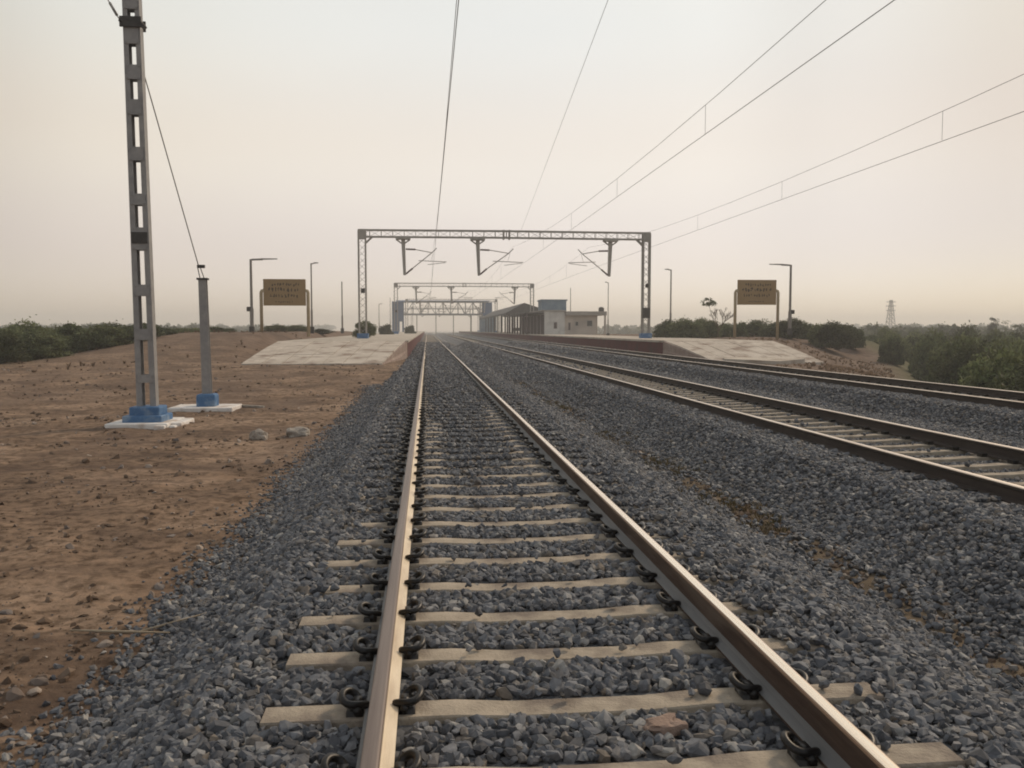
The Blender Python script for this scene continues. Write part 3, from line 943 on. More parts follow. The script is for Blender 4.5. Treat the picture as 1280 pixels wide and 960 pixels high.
def portal(Y, xl, xr, zb, zt, label, drops, detail=True, side_zb=None):
    """xl, xr column centres; zb ground/platform at the base; zt top of beam"""
    th = .30
    g = empty('overhead_portal', ((xl + xr) / 2, Y, 0), label=label, cat='portal', group='steel portals over the tracks')
    cxm = (xl + xr) / 2
    for s, x in ((-1, xl - cxm), (1, xr - cxm)):
        z0 = zb[0] if s < 0 else zb[1]
        mb = MB()
        n = 15 if detail else 8
        lattice(mb, (x, 0, z0 + .3), (x, 0, zt - .62), .26, .22, (1, 0, 0), (0, 1, 0), .10 if detail else .12, n, .05)
        # gusset at the top
        mb.box((x - .31, -.275, zt - .72), (x + .31, -.262, zt - .12)); mb.box((x - .31, .262, zt - .72), (x + .31, .275, zt - .12))
        mb.bar((x - s * .3, -.2, zt - 1.0), (x - s * .75, -.2, zt - .58), .09); mb.bar((x - s * .3, .2, zt - 1.0), (x - s * .75, .2, zt - .58), .09)
        c_ = mb.build('column', M['steel_pale'] if s > 0 and detail else M['portal'], g)
        bl = MB(); bl.box((x - .42, -.4, z0 - .7), (x + .42, .4, z0 + .38)); bl.build('base_block', M['blue'], c_, bevel=.03)
        if detail:
            bb = MB()
            if s > 0:
                bb.box((x - .33, -.36, z0 + 1.55), (x + .24, -.29, z0 + 2.35)); bb.box((x - .12, -.34, z0 + 3.9), (x + .12, -.29, z0 + 4.2))
            else:
                bb.box((x - .1, -.34, z0 + 3.4), (x + .2, -.29, z0 + 3.75))
            bb.build('number_plate', M['dark'], c_)
    mb = MB()
    L_ = xl - cxm
    zc_ = zt - .31
    lattice(mb, (xl - cxm - .28, 0, zc_), (0, 0, zc_ + .03), .22, .25, (0, 1, 0), (0, 0, 1), .10, 13, .04)
    lattice(mb, (0, 0, zc_ + .03), (xr - cxm + .28, 0, zc_), .22, .25, (0, 1, 0), (0, 0, 1), .10, 13, .04)
    mb.build('beam', M['portal'], g)
    mb = MB()
    for o in (-.22, .22): mb.box((o - .05, -.3, zc_ - .36), (o + .05, .3, zc_ + .36))
    mb.build('beam_splice', M['portal'], g)
    for (xd, sgn, reach, zbot) in drops:
        x = xd - cxm
        mb = MB()
        mb.bar((x, 0, zt - .55), (x + sgn * .10, 0, zbot), .30, .22, ref=(0, 1, 0), w2=.20)
        mb.box((x - .55, -.3, zt - .74), (x + .55, .3, zt - .585)); mb.bar((x - .5, 0, zt - .75), (x, 0, zt - 1.1), .1); mb.bar((x + .5, 0, zt - .75), (x, 0, zt - 1.1), .1)
        da = mb.build('drop_arm', M['portal'], g)
        # cantilever: stay tube, bracket tube, steady arm
        mb = MB()
        x0 = x + sgn * .2; x1 = x + sgn * reach
        zs_, zb_ = zt - 1.45, zbot + .1
        tip = (x1, 0, zs_ - .25)
        mb.tube([(x0 + sgn * .7, 0, zs_ - .02), tip], .032, 8)
        mb.tube([(x0 + sgn * .45, 0, zb_ + .38), tip, (x1 + sgn * .35, 0, zs_ + .1)], .035, 8)
        mid = (x0 + sgn * .95, 0, zb_ + 1.0)
        mb.tube([mid, (x1 + sgn * 1.1, 0, zb_ + .92)], .028, 8)
        mb.tube([(x1 + sgn * 1.0, 0, zb_ + .86), (x1 - sgn * .35, 0, zb_ + .70)], .025, 6)
        mb.tube([(x1 + sgn * .1, 0, zs_ - .25), (x1 - sgn * .1, 0, zb_ + .92)], .012, 6)
        ca = mb.build('cantilever', M['portal'], g, smooth=True)
        for (a, b) in (((x0, 0, zs_), (x0 + sgn * .72, 0, zs_ - .02)), ((x0, 0, zb_), (x0 + sgn * .5, 0, zb_ + .42))):
            a = Vector(a); b = Vector(b)
            pts, rs = [], []
            for k in range(13):
                pts.append(a.lerp(b, k / 12)); rs.append(.085 if k % 2 and k not in (0, 12) else .045)
            im = MB(); im.tube(pts, rs, 8); im.build('insulator', M['insul'], ca, smooth=True)
    return g


PY = [66.0, 139.0, 212.0, 285.0]
colL = atY(453.5, 400, PY[0])[0]; colR = atY(807, 400, PY[0])[0]
zt = atY(454, 286.5, PY[0])[2]
d1 = atY(504, 320, PY[0])[0]; d2 = atY(597, 320, PY[0])[0]; d3 = atY(763, 320, PY[0])[0]
r1 = atY(540, 320, PY[0])[0] - d1; r2 = atY(636, 320, PY[0])[0] - d2; r3 = d3 - atY(728, 320, PY[0])[0]
zbm = atY(508, 344, PY[0])[2]
print('portal', colL, colR, zt, d1, d2, d3, r1, r2, r3, zbm)
PZ = .80
portal(PY[0], colL, colR, (PZ, PZ), zt, 'nearest steel lattice portal, framing the station beyond it', [(d1, 1, r1, zbm), (d2, 1, r2, zbm), (d3, -1, r3, zbm)])
plabels = ['second steel portal, seen through the nearest one, in front of the footbridge',
           'third steel portal, partly lost against the footbridge', 'fourth and farthest steel portal, behind the footbridge']
for i in (1, 2, 3):
    portal(PY[i], colL - .1, atY(665, 400, PY[1])[0], (PZ, PZ), atY(500, 353.5, PY[1])[2], plabels[i - 1], [(d1, 1, r1, zbm), (d2, 1, r2, zbm), (d3, -1, r3, zbm)], detail=(i == 1))

# ------------------------------------------------------------------ overhead wires
def cat_z(Y, span0, span1, zlo, zhi):
    t = (Y - (span0 + span1) / 2) / ((span1 - span0) / 2)
    return zlo + (zhi - zlo) * t * t


spans = [(-7.0, PY[0]), (PY[0], PY[1]), (PY[1], PY[2]), (PY[2], PY[3]), (PY[3], 358)]
cz = 6.0
wires = [('pair of overhead wires above the nearest track', [.46, .5]), ('pair of overhead wires with droppers above the second track', [6.5, 6.4]), ('pair of overhead wires with droppers above the far right track', [12.35, 12.2])]
for wi, (lab, xo) in enumerate(wires):
    w = empty('overhead_line', (xo[0], 0, 0), label=lab, cat='overhead wires', group='overhead lines above the tracks')
    mb = MB(); mc = MB(); md = []
    pc, pm = [], []
    for si, (a, b) in enumerate(spans):
        n = 14
        for k in range(n + (1 if si == len(spans) - 1 else 0)):
            Yk = a + (b - a) * k / n
            pc.append(((0 if wi == 0 else .15) * math.cos(math.pi * (Yk - a) / (b - a)) * (1 if si % 2 else -1) * (-1 if wi == 2 else 1) * .6, Yk, cz))
            pm.append((.05 if wi == 0 else .0, Yk, cat_z(Yk, a, b, cz + .62, cz + 1.75)))
        for k in range(1, 7):
            Yk = a + (b - a) * (k / 7 + (0 if si else .0))
            if si == 0: Yk = 20.0 + 9.45 * (k - 3)
            if a < Yk < b: md.append((Yk, cat_z(Yk, a, b, cz + .62, cz + 1.75)))
    mb.tube(pc, .0070, 6); mb.build('contact_wire', M['wire'], w, smooth=True)
    mc.tube(pm, .0062, 6); mc.build('catenary_wire', M['wire'], w, smooth=True)
    for (Yk, zz) in md[:18]:
        dm = MB(); dm.tube([(0, Yk, cz + .01), (.05 if wi == 0 else 0, Yk, zz)], .005, 5); dm.build('dropper', M['wire'], w)
a = atY(648, 297, PY[0]); b = atY(760, 0, 19.5)
d = b - a
mb = MB(); mb.tube([tuple(a + d * t) for t in np.linspace(0, 1.6, 10)], .0062, 6)
tag(mb.build('feeder_wire', M['wire'], smooth=True), 'single thin wire between the near and second track wires, rising to the top', 'wire')

# ------------------------------------------------------------------ platforms
def quadstrip(mb, rows, m=None):
    n = len(rows[0]); vs = [p for r in rows for p in r]; fs = []
    for i in range(len(rows) - 1):
        for k in range(n - 1):
            fs.append((i * n + k, i * n + k + 1, (i + 1) * n + k + 1, (i + 1) * n + k))
    mb.add(vs, fs, m)


def platform(label, edge, back, y0, yr, yend, zbot, side):
    """edge: x of the coping next to the track, back: far side; ramp from yr (z=zbot) up to y0 (z=.8)"""
    g = empty('platform', ((edge + back) / 2, y0, 0), label=label, cat='platform', group='station platforms')
    ox = (edge + back) / 2; e = edge - ox; b = back - ox; s = 1 if e > b else -1
    mb = MB()
    lo, hi = min(e - s * .12, b), max(e - s * .12, b)
    mb.box((lo, 0, -.9), (hi, yend - y0, .8))
    mb.build('paving', M['paving'], g)
    mb = MB()
    a, c = sorted((e + s * .05, e - s * .12))
    mb.box((a, .0, .70), (c, yend - y0, .83)); mb.build('coping', M['paving'], g, bevel=.01)
    mb = MB()
    a, c = sorted((e, e - s * .115))
    mb.box((a, .004, -.9), (c, yend - y0, .697)); mb.build('edge_wall', M['redwall'], g)
    # ramp: jointed concrete slabs
    L_ = y0 - yr
    nx = 7; ny = 3
    xa = e - s * .95; xb_ = b
    mb = MB()
    for i in range(nx):
        for j in range(ny):
            u0 = i / nx; u1 = (i + 1) / nx; v0 = j / ny; v1 = (j + 1) / ny
            gap = .016
            def P3(u, v, dz):
                # the track side edge of the ramp runs in towards the coping as it rises
                x_lo = xa + (e - s * .14 - xa) * v
                x = x_lo + (xb_ - x_lo) * u
                z = zbot + (.795 - zbot) * (1 - (1 - v) ** 1.15)
                return (x, -L_ * (1 - v), z + dz)
            du = gap / abs(xb_ - xa); dv = gap / L_
            hz = random.uniform(-.01, .012)
            q = [P3(u0 + du, v0 + dv, hz), P3(u1 - du, v0 + dv, hz), P3(u1 - du, v1 - dv, hz), P3(u0 + du, v1 - dv, hz)]
            lowq = [(x, y, z - .5) for x, y, z in q]
            if s > 0: order = [(0, 1, 2, 3), (0, 4, 5, 1), (1, 5, 6, 2), (2, 6, 7, 3), (3, 7, 4, 0)]; order = [tuple(reversed(o)) for o in order]
            else: order = [(0, 1, 2, 3), (0, 4, 5, 1), (1, 5, 6, 2), (2, 6, 7, 3), (3, 7, 4, 0)]
            mb.add(q + lowq, order)
    mb.build('ramp', M['paving_stain'], g)
    # brick side strip between the ramp and the coping
    mb = MB()
    q = [(e - s * .16, .0, .77), (xa, -L_, zbot - .03), (e - s * .3, -L_ * .42, -.05), (e - s * .01, -.01, .25), (e - s * .01, -.003, .78)]
    low = [(x, y, -.9) for x, y, z in q]
    mb.add(q + low, [(0, 1, 2, 3, 4), (1, 6, 7, 2), (2, 7, 8, 3), (3, 8, 9, 4)])
    mb.build('ramp_side', M['paving_pink'], g)
    return g


platform('left platform with pale sloping concrete ramp and red edge wall', -1.15, -8.6, 51.0, 41.0, 380, -.12, -1)
platform('right platform with long red edge wall and the station building on it', 13.85, 20.6, 50.0, 43.2, 380, -.24, 1)
# thin extra slab next to the right ramp
mb = MB()
q = [atZ(905, 441, .02), atZ(940, 437.5, .12), atZ(1006, 449, -.02), atZ(975, 452, -.08), atZ(905, 449, .0)]
vs = [tuple(p) for p in q] + [(p[0], p[1], p[2] - .6) for p in q]
mb.add([(x, y, z + .02) for x, y, z in vs], [(4, 3, 2, 1, 0), (0, 1, 6, 5), (1, 2, 7, 6), (2, 3, 8, 7), (3, 4, 9, 8), (4, 0, 5, 9)])
tag(mb.build('concrete_slab', M['paving']), 'pale concrete spill lying in front of the right platform ramp', 'concrete slab')

# ------------------------------------------------------------------ name boards
def board(px0, px1, py0, py1, Y, zbase, label):
    a = atY(px0, py1, Y); b = atY(px1, py0, Y)
    cx = (a[0] + b[0]) / 2; w = (b[0] - a[0]); h = b[2] - a[2]; zc = (a[2] + b[2]) / 2
    g = empty('name_board', (cx, Y, zbase), label=label, cat='station sign', group='station name boards')
    zc -= zbase
    mb = MB(); mb.box((-w / 2, -.05, zc - h / 2), (w / 2, .05, zc + h / 2))
    pn = mb.build('panel', M['board'], g, bevel=.02)
    mb = MB()
    rr = random.Random(px0)
    for (zrow, hrow, x0, x1, step) in ((.30, .15, -.30, .33, .055), (.11, .20, -.38, .33, .07), (-.13, .17, -.34, .30, .06), (-.36, .07, -.22, .2, .05)):
        x = x0
        while x < x1:
            ww = step * rr.uniform(.55, .85)
            cxr = (x + ww / 2) * w; zr = zc + zrow * h; hh = hrow * h * rr.uniform(.75, 1)
            # irregular, unreadable brush strokes
            for q_ in range(3):
                hx = ww * w * rr.uniform(.18, .42); hz_ = hh * rr.uniform(.14, .34)
                ux = cxr + ww * w * rr.uniform(-.3, .3); uz = zr + hh * rr.uniform(-.28, .28)
                yy_ = -.0545 - .0012 * q_ - .0002 * rr.random()
                mb.add([(ux + hx * math.cos(t_) , yy_, uz + hz_ * math.sin(t_)) for t_ in [k_ * math.pi / 4 for k_ in range(8)]], [tuple(range(8))])
            x += step * rr.choice([1, 1, 1, 1.3])
    mb.build('lettering', M['letter'], pn)
    for s in (-1, 1):
        mb = MB(); x = s * (w / 2 + .16)
        mb.tube([(x, 0, -.3), (x, 0, zc - .02), (x - s * .05, 0, zc + .1), (x - s * .2, 0, zc + .14)], .12, 8)
        mb.build('post', M['post_ochre'], g, smooth=True)


BY = 64.0
board(329.5, 382, 349, 382, BY, float(gz(-11, BY)) - .0, 'station name board on two posts left of the tracks, above the left ramp')
board(921.5, 970.5, 350, 381, BY + 1, .75, 'station name board on two posts right of the tracks, behind the right ramp')


# ------------------------------------------------------------------ lamps
def lamp(px, pyb, pyt, Y, arm, label, box=None, thick=.07, zb=None):
    b = atY(px, pyb, Y); t = atY(px, pyt, Y)
    z0 = zb if zb is not None else b[2]
    g = empty('lamp_post', (b[0], Y, z0), label=label, cat='lamp post', group='platform lamp posts')
    h = t[2] - z0
    mb = MB(); mb.tube([(0, 0, -.3), (0, 0, h * .3), (0, 0, h * .301), (0, 0, h)], [thick * 1.35, thick * 1.35, thick, thick * .85], 10); mb.build('pole', M['lamp'], g, smooth=False)
    if arm:
        s = 1 if arm > 0 else -1
        mb = MB(); mb.tube([(0, 0, h - .12), (s * .08, 0, h - .03), (arm * .45, 0, h)], thick * .7, 8); ar = mb.build('arm', M['lamp'], g, smooth=True)
        mb = MB(); a = arm * .4; c = arm
        mb.bar((a, 0, h + .02), (c, 0, h + .03), .18, .10, w2=.14, h2=.06); mb.build('lamp_head', M['lamp'], ar)
    if box:
        mb = MB(); s = 1 if box > 0 else -1
        zz = h * .26
        mb.box((min(0, s * .28) + s * .05, -.12, zz), (max(0, s * .28) + s * .05, .12, zz + .32)); mb.build('junction_box', M['dark'], g, bevel=.02)
    mb = MB(); mb.box((-.16, -.16, -.3), (.16, .16, .22)); mb.build('foot', M['dark'], g)
    return g


lamp(315, 412, 324, 63.0, 1.85, 'grey lamp post with long arm, just left of the left name board', box=-1, thick=.10)
lamp(390, 412, 329, 68.0, .55, 'thin lamp post immediately right of the left name board', thick=.06)
lamp(428, 413, 352, 92.0, .0, 'slim pole between left name board and nearest portal', thick=.07)
lamp(474, 413, 380, 150.0, .6, 'small distant pole right of the left portal column', thick=.06)
lamp(488, 413, 372, 150.0, .0, 'tiny distant pole beside the second portal left column', thick=.05)
lamp(987, 414, 331, 66.0, -1.75, 'grey lamp post with long arm, just right of the right name board', box=1, thick=.10)
lamp(838, 414, 337, 78.0, -.6, 'thin lamp post between right portal column and right name board', thick=.07)
lamp(760, 413, 353, 100.0, -.4, 'thin pole standing at the right end of the station building', thick=.05, zb=.8)
lamp(713, 413, 360, 128.0, .0, 'thin pole rising behind the roof of the station building', thick=.06, zb=.8)

# ------------------------------------------------------------------ station building
SY = 118.0
xa = atY(680.5, 400, SY)[0]; xm = atY(706, 400, SY)[0]; xb = atY(746, 400, SY)[0]; xe = atY(757, 400, SY)[0]
ztop_ = atY(700, 389, SY)[2]
g = empty('station_building', (xa, SY, PZ), label='low grey station building with flat roof on the right platform', cat='station building')
W1 = xm - xa; W2 = xb - xa; W3 = xe - xa; H = ztop_ - PZ
mb = MB(); mb.box((0, 0, 0), (W1, 30, H)); wl = mb.build('wall', M['wall'], g)
mb = MB(); mb.box((W1 + .003, .35, 0), (W2, 24, H - .25)); wl2 = mb.build('wall', M['wall2'], g)
mb = MB(); mb.box((-.35, -.15, H), (W1 + .1, 30.2, H + .16)); mb.box((W1 + .1, -.35, H - .55), (W3 + .1, 24.3, H - .02)); mb.build('roof', M['slab'], g)
mb = MB()
for x in (W3 - .1,):
    for y in (-.1, 6, 12): mb.box((x - .12, y - .12, 0), (x + .12, y + .12, H - .55))
mb.build('porch_pillar', M['wall2'], g)
for i, (px0, px1, py0, py1, par, yy) in enumerate(((733.5, 740.5, 400.5, 408, wl2, .35), (719, 723, 402, 407.5, wl2, .35), (692, 696.5, 402.5, 411, wl, 0), (710, 713.5, 403, 413, wl2, .35))):
    a = atY(px0, py1, SY + yy); b = atY(px1, py0, SY + yy)
    mb = MB(); mb.box((a[0] - xa, yy - .02, a[2] - PZ), (b[0] - xa, yy + .05, b[2] - PZ)); wn = mb.build('window' if i < 2 else 'door', M['slab'], g)
    mb = MB(); mb.box((a[0] - xa + .06, yy - .035, a[2] - PZ + .06), (b[0] - xa - .06, yy - .022, b[2] - PZ - .06)); mb.build('pane', M['glass'] if i < 2 else M['dkwall'], wn)
# track side of the building: dark doorways under the verandah
for k in range(7):
    mb = MB(); y0 = 1.2 + k * 4.1
    mb.box((-.03, y0 - 1.1, 0), (.02, y0 + 2.4, 2.75)); mb.build('door', M['dkwall'], g)
mb = MB(); mb.box((-2.6, .4, H - .35), (-.003, 30, H - .18)); mb.build('verandah_roof', M['canopy'], g)
mb = MB()
for k in range(8): mb.box((-2.5, .5 + k * 4.1, 0), (-2.25, .75 + k * 4.1, H - .35))
mb.build('verandah_pillar', M['dkwall'], g)
t0 = atY(677, 388, SY + 8); t1 = atY(708, 374.5, SY + 8)
mb = MB(); mb.box((t0[0] - xa, 8, H + .16), (t1[0] - xa, 12, t1[2] - PZ)); mb.box((t0[0] - xa - .12, 7.9, t1[2] - PZ - .2), (t1[0] - xa + .12, 12.1, t1[2] - PZ + .02)); mb.build('roof_room', M['tank'], g)
c = atY(752, 386, SY + 1)
mb = MB(); mb.tube([(c[0] - xa, 1.2, H - .02), (c[0] - xa, 1.2, H + .5), (c[0] - xa, 1.2, H + .62)], [.38, .38, .15], 14); mb.build('water_tank', M['dark'], g, smooth=False)

# canopy shelter beyond it
CY0, CY1 = 154.0, 232.0
x0 = atY(636, 400, CY0)[0] - 1.6
g = empty('platform_canopy', (17.5, CY0, PZ), label='dark pitched canopy on posts over the right platform, left of the station building', cat='canopy')
mb = MB()
zr = atY(630, 378.5, CY0)[2] - PZ; ze = atY(610, 391, CY0)[2] - PZ
a, b, c = 14.0 - 17.5, -.2, 20.9 - 17.5
Ld = CY1 - CY0
vs = [(a, 0, ze), (b, 0, zr), (c, 0, zr - 1.15), (a, Ld, ze), (b, Ld, zr), (c, Ld, zr - 1.15)]
vs += [(x, y, z - .35) for x, y, z in vs]
mb.add(vs, [(0, 1, 4, 3), (1, 2, 5, 4), (9, 10, 7, 6), (10, 11, 8, 7), (0, 6, 7, 1), (1, 7, 8, 2), (3, 4, 10, 9), (4, 5, 11, 10), (0, 3, 9, 6), (2, 8, 11, 5)])
mb.add([(a, .02, ze - .3), (c, .02, zr - 1.5), (b, .02, zr - .3)], [(0, 1, 2)])
mb.build('roof', M['canopy'], g)
for k in range(9):
    for x in (-1.9, 1.6):
        mb = MB(); mb.tube([(x, .5 + k * 9.5, 0), (x, .5 + k * 9.5, zr - .9)], .13, 8); mb.build('post', M['dark'], g)
g2 = empty('ticket_office', (16.2, 236, PZ), label='bluish block below the far end of the dark canopy', cat='building')
mb = MB(); mb.box((-1.4, 0, 0), (2.6, 10, 4.2)); mb.build('wall', M['tank'], g2)
mb = MB(); mb.box((-1.7, -.3, 4.2), (2.9, 10.3, 4.4)); mb.build('roof', M['slab'], g2)

# low benches / kiosks under the canopy
def bench(x, y, label):
    g = empty('platform_bench', (x, y, PZ), label=label, cat='bench', group='benches under the canopy')
    mb = MB(); mb.box((-.9, -.25, .42), (.9, .25, .5)); mb.build('seat', M['dark'], g)
    mb = MB(); mb.box((-.9, .22, .5), (.9, .28, 1.0)); mb.build('backrest', M['dark'], g)
    for s in (-.7, .7):
        mb = MB(); mb.box((s - .05, -.22, 0), (s + .05, .22, .42)); mb.build('leg', M['dark'], g)


for x, y in ((16.6, 158), (17.6, 166), (18.3, 175)):
    bench(x, y, 'small dark bench under the platform canopy')

# ------------------------------------------------------------------ footbridge
FY = 246.0
xl = atY(497.5, 400, FY)[0]; xr = atY(610, 400, FY)[0]
zl = atY(550, 393, FY)[2]; zh = atY(550, 377.5, FY)[2]
g = empty('footbridge', ((xl + xr) / 2, FY, 0), label='blue steel footbridge crossing over all tracks in the distance', cat='footbridge')
cxm = (xl + xr) / 2; a = xl - cxm; b = xr - cxm
for yo, nm in ((0, 'truss'), (2.4, 'truss')):
    mb = MB(); n = 12
    mb.bar((a, yo, zl), (b, yo, zl), .35, .5); mb.bar((a, yo, zh), (b, yo, zh), .3); mb.bar((a, yo, (zl + zh) / 2 - .2), (b, yo, (zl + zh) / 2 - .2), .12)
    for k in range(n + 1):
        x = a + (b - a) * k / n
        mb.bar((x, yo, zl), (x, yo, zh), .16)
        if k < n:
            x2 = a + (b - a) * (k + 1) / n
            if k % 2: mb.bar((x, yo, zl), (x2, yo, zh), .13)
            else: mb.bar((x, yo, zh), (x2, yo, zl), .13)
    mb.build(nm, M['steel_old'], g)
mb = MB(); mb.box((a, .2, zl - .1), (b, 2.2, zl + .1)); mb.build('deck', M['slab'], g)
mb = MB()
mb.add([(a - .5, -.8, zh + .1), (b + .5, -.8, zh + .1), (b + .5, 1.2, zh + .5), (a - .5, 1.2, zh + .5), (b + .5, 3.2, zh + .1), (a - .5, 3.2, zh + .1)], [(0, 1, 2, 3), (3, 2, 4, 5)])
mb.build('roof', M['bluesheet'], g)
for (px0, px1, pt) in ((490.5, 504.5, 377), (603, 614, 378)):
    p0 = atY(px0, pt, FY)[0] - cxm; p1 = atY(px1, pt, FY)[0] - cxm; zt_ = atY(px0, pt, FY)[2]
    mb = MB()
    mb.box((p0, -3.4, PZ), (p0 + .35, -3.1, zt_)); mb.box((p1 - .35, -3.4, PZ), (p1, -3.1, zt_)); mb.box((p0, 3, PZ), (p0 + .35, 3.3, zt_)); mb.box((p1 - .35, 3, PZ), (p1, 3.3, zt_))
    mb.box((p0 + .1, -3.3, zl - 2), (p1 - .1, 3.2, zt_ - .1)); mb.box((p0 + .4, -3.32, PZ + .1), (p1 - 1.2, 3.1, zl - 2))
    mb.build('stair_tower', M['bluesheet'], g)
for px in (521, 545, 567, 589):
    x = atY(px, 400, FY)[0] - cxm
    mb = MB(); mb.tube([(x, 1.2, -.5), (x, 1.2, zl)], .12 if px != 589 else .2, 8); mb.build('column', M['steel_pale'], g)


# ------------------------------------------------------------------ vegetation
def foliage_mesh(name, w, h, n, leaf, seed, material, gap=.0, lobes=26, flatbase=True):
    r = np.random.default_rng(seed)
    # clumps placed through a low dome
    cs = []
    while len(cs) < lobes:
        p = r.uniform(-1, 1, 3); p[2] = abs(p[2])
        if np.linalg.norm(p) < 1: cs.append(p * np.array([w * .42, w * .42, h * .80]) + np.array([0, 0, .12 * h]))
    cs = np.array(cs); rad = r.uniform(.11, .24, lobes) * min(w, h * 1.5)
    i = r.integers(0, lobes, n)
    d = r.normal(0, 1, (n, 3)); d /= np.linalg.norm(d, axis=1)[:, None]
    c = cs[i] + d * (rad[i] * r.random(n) ** .45)[:, None] * np.array([1.15, 1.15, .8])
    c[:, 2] = np.abs(c[:, 2])
    # sprigs
    m = n // 30
    c[:m] += d[:m] * r.uniform(0, .35, (m, 1)) * rad[i[:m], None] + np.array([0, 0, 1]) * r.uniform(0, .12 * h, (m, 1))
    a = r.normal(0, 1, (n, 3)); a /= np.linalg.norm(a, axis=1)[:, None]
    b = np.cross(a, r.normal(0, 1, (n, 3))); b /= np.linalg.norm(b, axis=1)[:, None]
    s = leaf * r.uniform(.5, 1.3, n)[:, None]
    co = np.stack([c - a * s, c + b * s * .5, c + a * s, c - b * s * .5], 1).reshape(-1, 3)
    me = bpy.data.meshes.new(name)
    me.vertices.add(len(co)); me.vertices.foreach_set('co', co.astype(np.float32).ravel())
    me.loops.add(n * 4); me.loops.foreach_set('vertex_index', np.arange(n * 4, dtype=np.int32))
    me.polygons.add(n); me.polygons.foreach_set('loop_start', np.arange(0, n * 4, 4, dtype=np.int32))
    me.materials.append(material); me.update(calc_edges=True)
    return me, cs


def stems_mesh(name, cs, seed, r0=.035):
    mb = MB(); r = random.Random(seed)
    for p in cs[::2]:
        b = (r.uniform(-.15, .15), r.uniform(-.15, .15), -.1)
        m = (p[0] * .4 + r.uniform(-.1, .1), p[1] * .4 + r.uniform(-.1, .1), p[2] * .55)
        mb.tube([b, m, tuple(p)], [r0, r0 * .6, r0 * .25], 5)
    me_o = mb.build(name, M['bark'])
    me = me_o.data; bpy.data.objects.remove(me_o)
    return me


BV = []
for k in range(6):
    w = [3.2, 2.6, 3.8, 2.2, 3.0, 4.2][k]; h = [2.2, 2.4, 2.1, 1.7, 2.8, 2.4][k]
    me, cs = foliage_mesh('foliage', w, h, 12000, .09, 40 + k, M['leaf'] if k % 3 else M['leaf_dark'], lobes=30 + 4 * k)
    BV.append((me, stems_mesh('stems', cs, k), w, h))


def bush(x, y, k, s, label, group=None, sz=None, z=None, cat='bush'):
    me, st_, w, h = BV[k]
    zz = float(gz(x, y)) - .05 if z is None else z
    o = empty('bush', (x, y, zz), random.uniform(0, 6.28), label, cat, group)
    o.scale = (s, s, sz or s)
    f = bpy.data.objects.new('foliage', me); col.objects.link(f); f.parent = o
    f = bpy.data.objects.new('stems', st_); col.objects.link(f); f.parent = o
    return o


rb = random.Random(3)
# left scrub band
LL = 'green thorny bush in the dense scrub band at the far left'
for i in range(26):
    t = i / 25
    px = -30 + 215 * t + rb.uniform(-6, 6)
    Yb = 41 + 11 * t + rb.uniform(0, 3)
    row = i % 3
    Yb += row * 3.5
    p = atY(px, 440, Yb)
    topz = atY(px, 410 + rb.uniform(-7, 6), Yb)[2]
    k = rb.randrange(6)
    zg_ = float(gz(p[0], Yb)) - .05
    s = rb.uniform(.75, 1.1)
    bush(p[0], Yb, k, s, LL, 'bushes of the left scrub band', sz=max(.3, (topz - zg_) / BV[k][3]))
for i, (px, Yb, top) in enumerate(((196, 56, 408), (222, 60, 412), (243, 64, 411), (285, 72, 410), (345, 78, 407), (372, 80, 407), (400, 84, 411), (268, 68, 409))):
    p = atY(px, 430, Yb); k = i % 6; zg_ = float(gz(p[0], Yb)) - .05; topz = atY(px, top, Yb)[2]
    bush(p[0], Yb, k, .8, 'low bush on the crest of the earth mound left of the left ramp', 'bushes on the left mound', sz=max(.25, (topz - zg_) / BV[k][3]))
p = atY(456, 410, 73); bush(p[0], 73, 1, .72, 'round dark bush behind the left column of the nearest portal', sz=.66, z=.75)
for px, Yb, t in ((483, 120, 404), (513, 150, 404)):
    p = atY(px, 410, Yb); bush(p[0], Yb, 3, .9, 'small distant bush on the left platform edge', 'distant bushes beside the left platform', z=.7)
# right bushes along the platform back
RL = 'dark green bush on the bank top behind the right ramp'
for px, Yb, top, s, k in ((838, 72, 399, .9, 0), (858, 70, 400, 1.0, 2), (882, 71, 396, .9, 4), (903, 75, 402, .8, 1),
                          (925, 72, 402, .7, 3), (948, 74, 401, .9, 5), (968, 70, 402, .8, 0), (985, 68, 396, .9, 4), (1003, 72, 403, .8, 2),
                          (1028, 66, 402, .9, 1), (1047, 64, 400, 1.0, 4), (1065, 68, 406, .9, 3)):
    p = atY(px, 415, Yb); zg_ = max(float(gz(p[0], Yb)), .1) - .1; topz = atY(px, top, Yb)[2]
    bush(p[0], Yb, k, s, RL, 'bushes on the right bank', sz=max(.3, (topz - zg_) / BV[k][3]), z=zg_)
TL = 'green bush of the dense thicket on low ground at the far right'
nn = 0
for Yb in (23.5, 27, 31, 35, 40, 46, 53, 62, 74, 88):
    px = 1090 + (1180 - Yb * 2 - 1090) * 0
    lo_px = {23.5: 1290, 27: 1262, 31: 1232, 35: 1225, 40: 1210, 46: 1190, 53: 1155, 62: 1105, 74: 1085, 88: 1070}[Yb]
    stepp = 2.3 / Yb * F * (.85 if Yb < 60 else 1.1)
    px = lo_px + rb.uniform(0, 15)
    while px < 1340:
        yy = Yb + rb.uniform(-1.5, 1.5)
        p = atY(px, 440, yy); k = rb.randrange(6)
        zg_ = float(gz(p[0], yy)) - .1
        base_top = {23.5: 462, 27: 450, 31: 444, 35: 438, 40: 432, 46: 428, 53: 425, 62: 421, 74: 418, 88: 415}[Yb] + rb.uniform(-5, 5)
        topz = atY(px, base_top, yy)[2]
        bush(p[0], yy, k, rb.uniform(.85, 1.2), TL, 'bushes of the right thicket', sz=max(.3, (topz - zg_) / BV[k][3]))
        nn += 1
        px += stepp * rb.uniform(.8, 1.2)
print('thicket', nn)


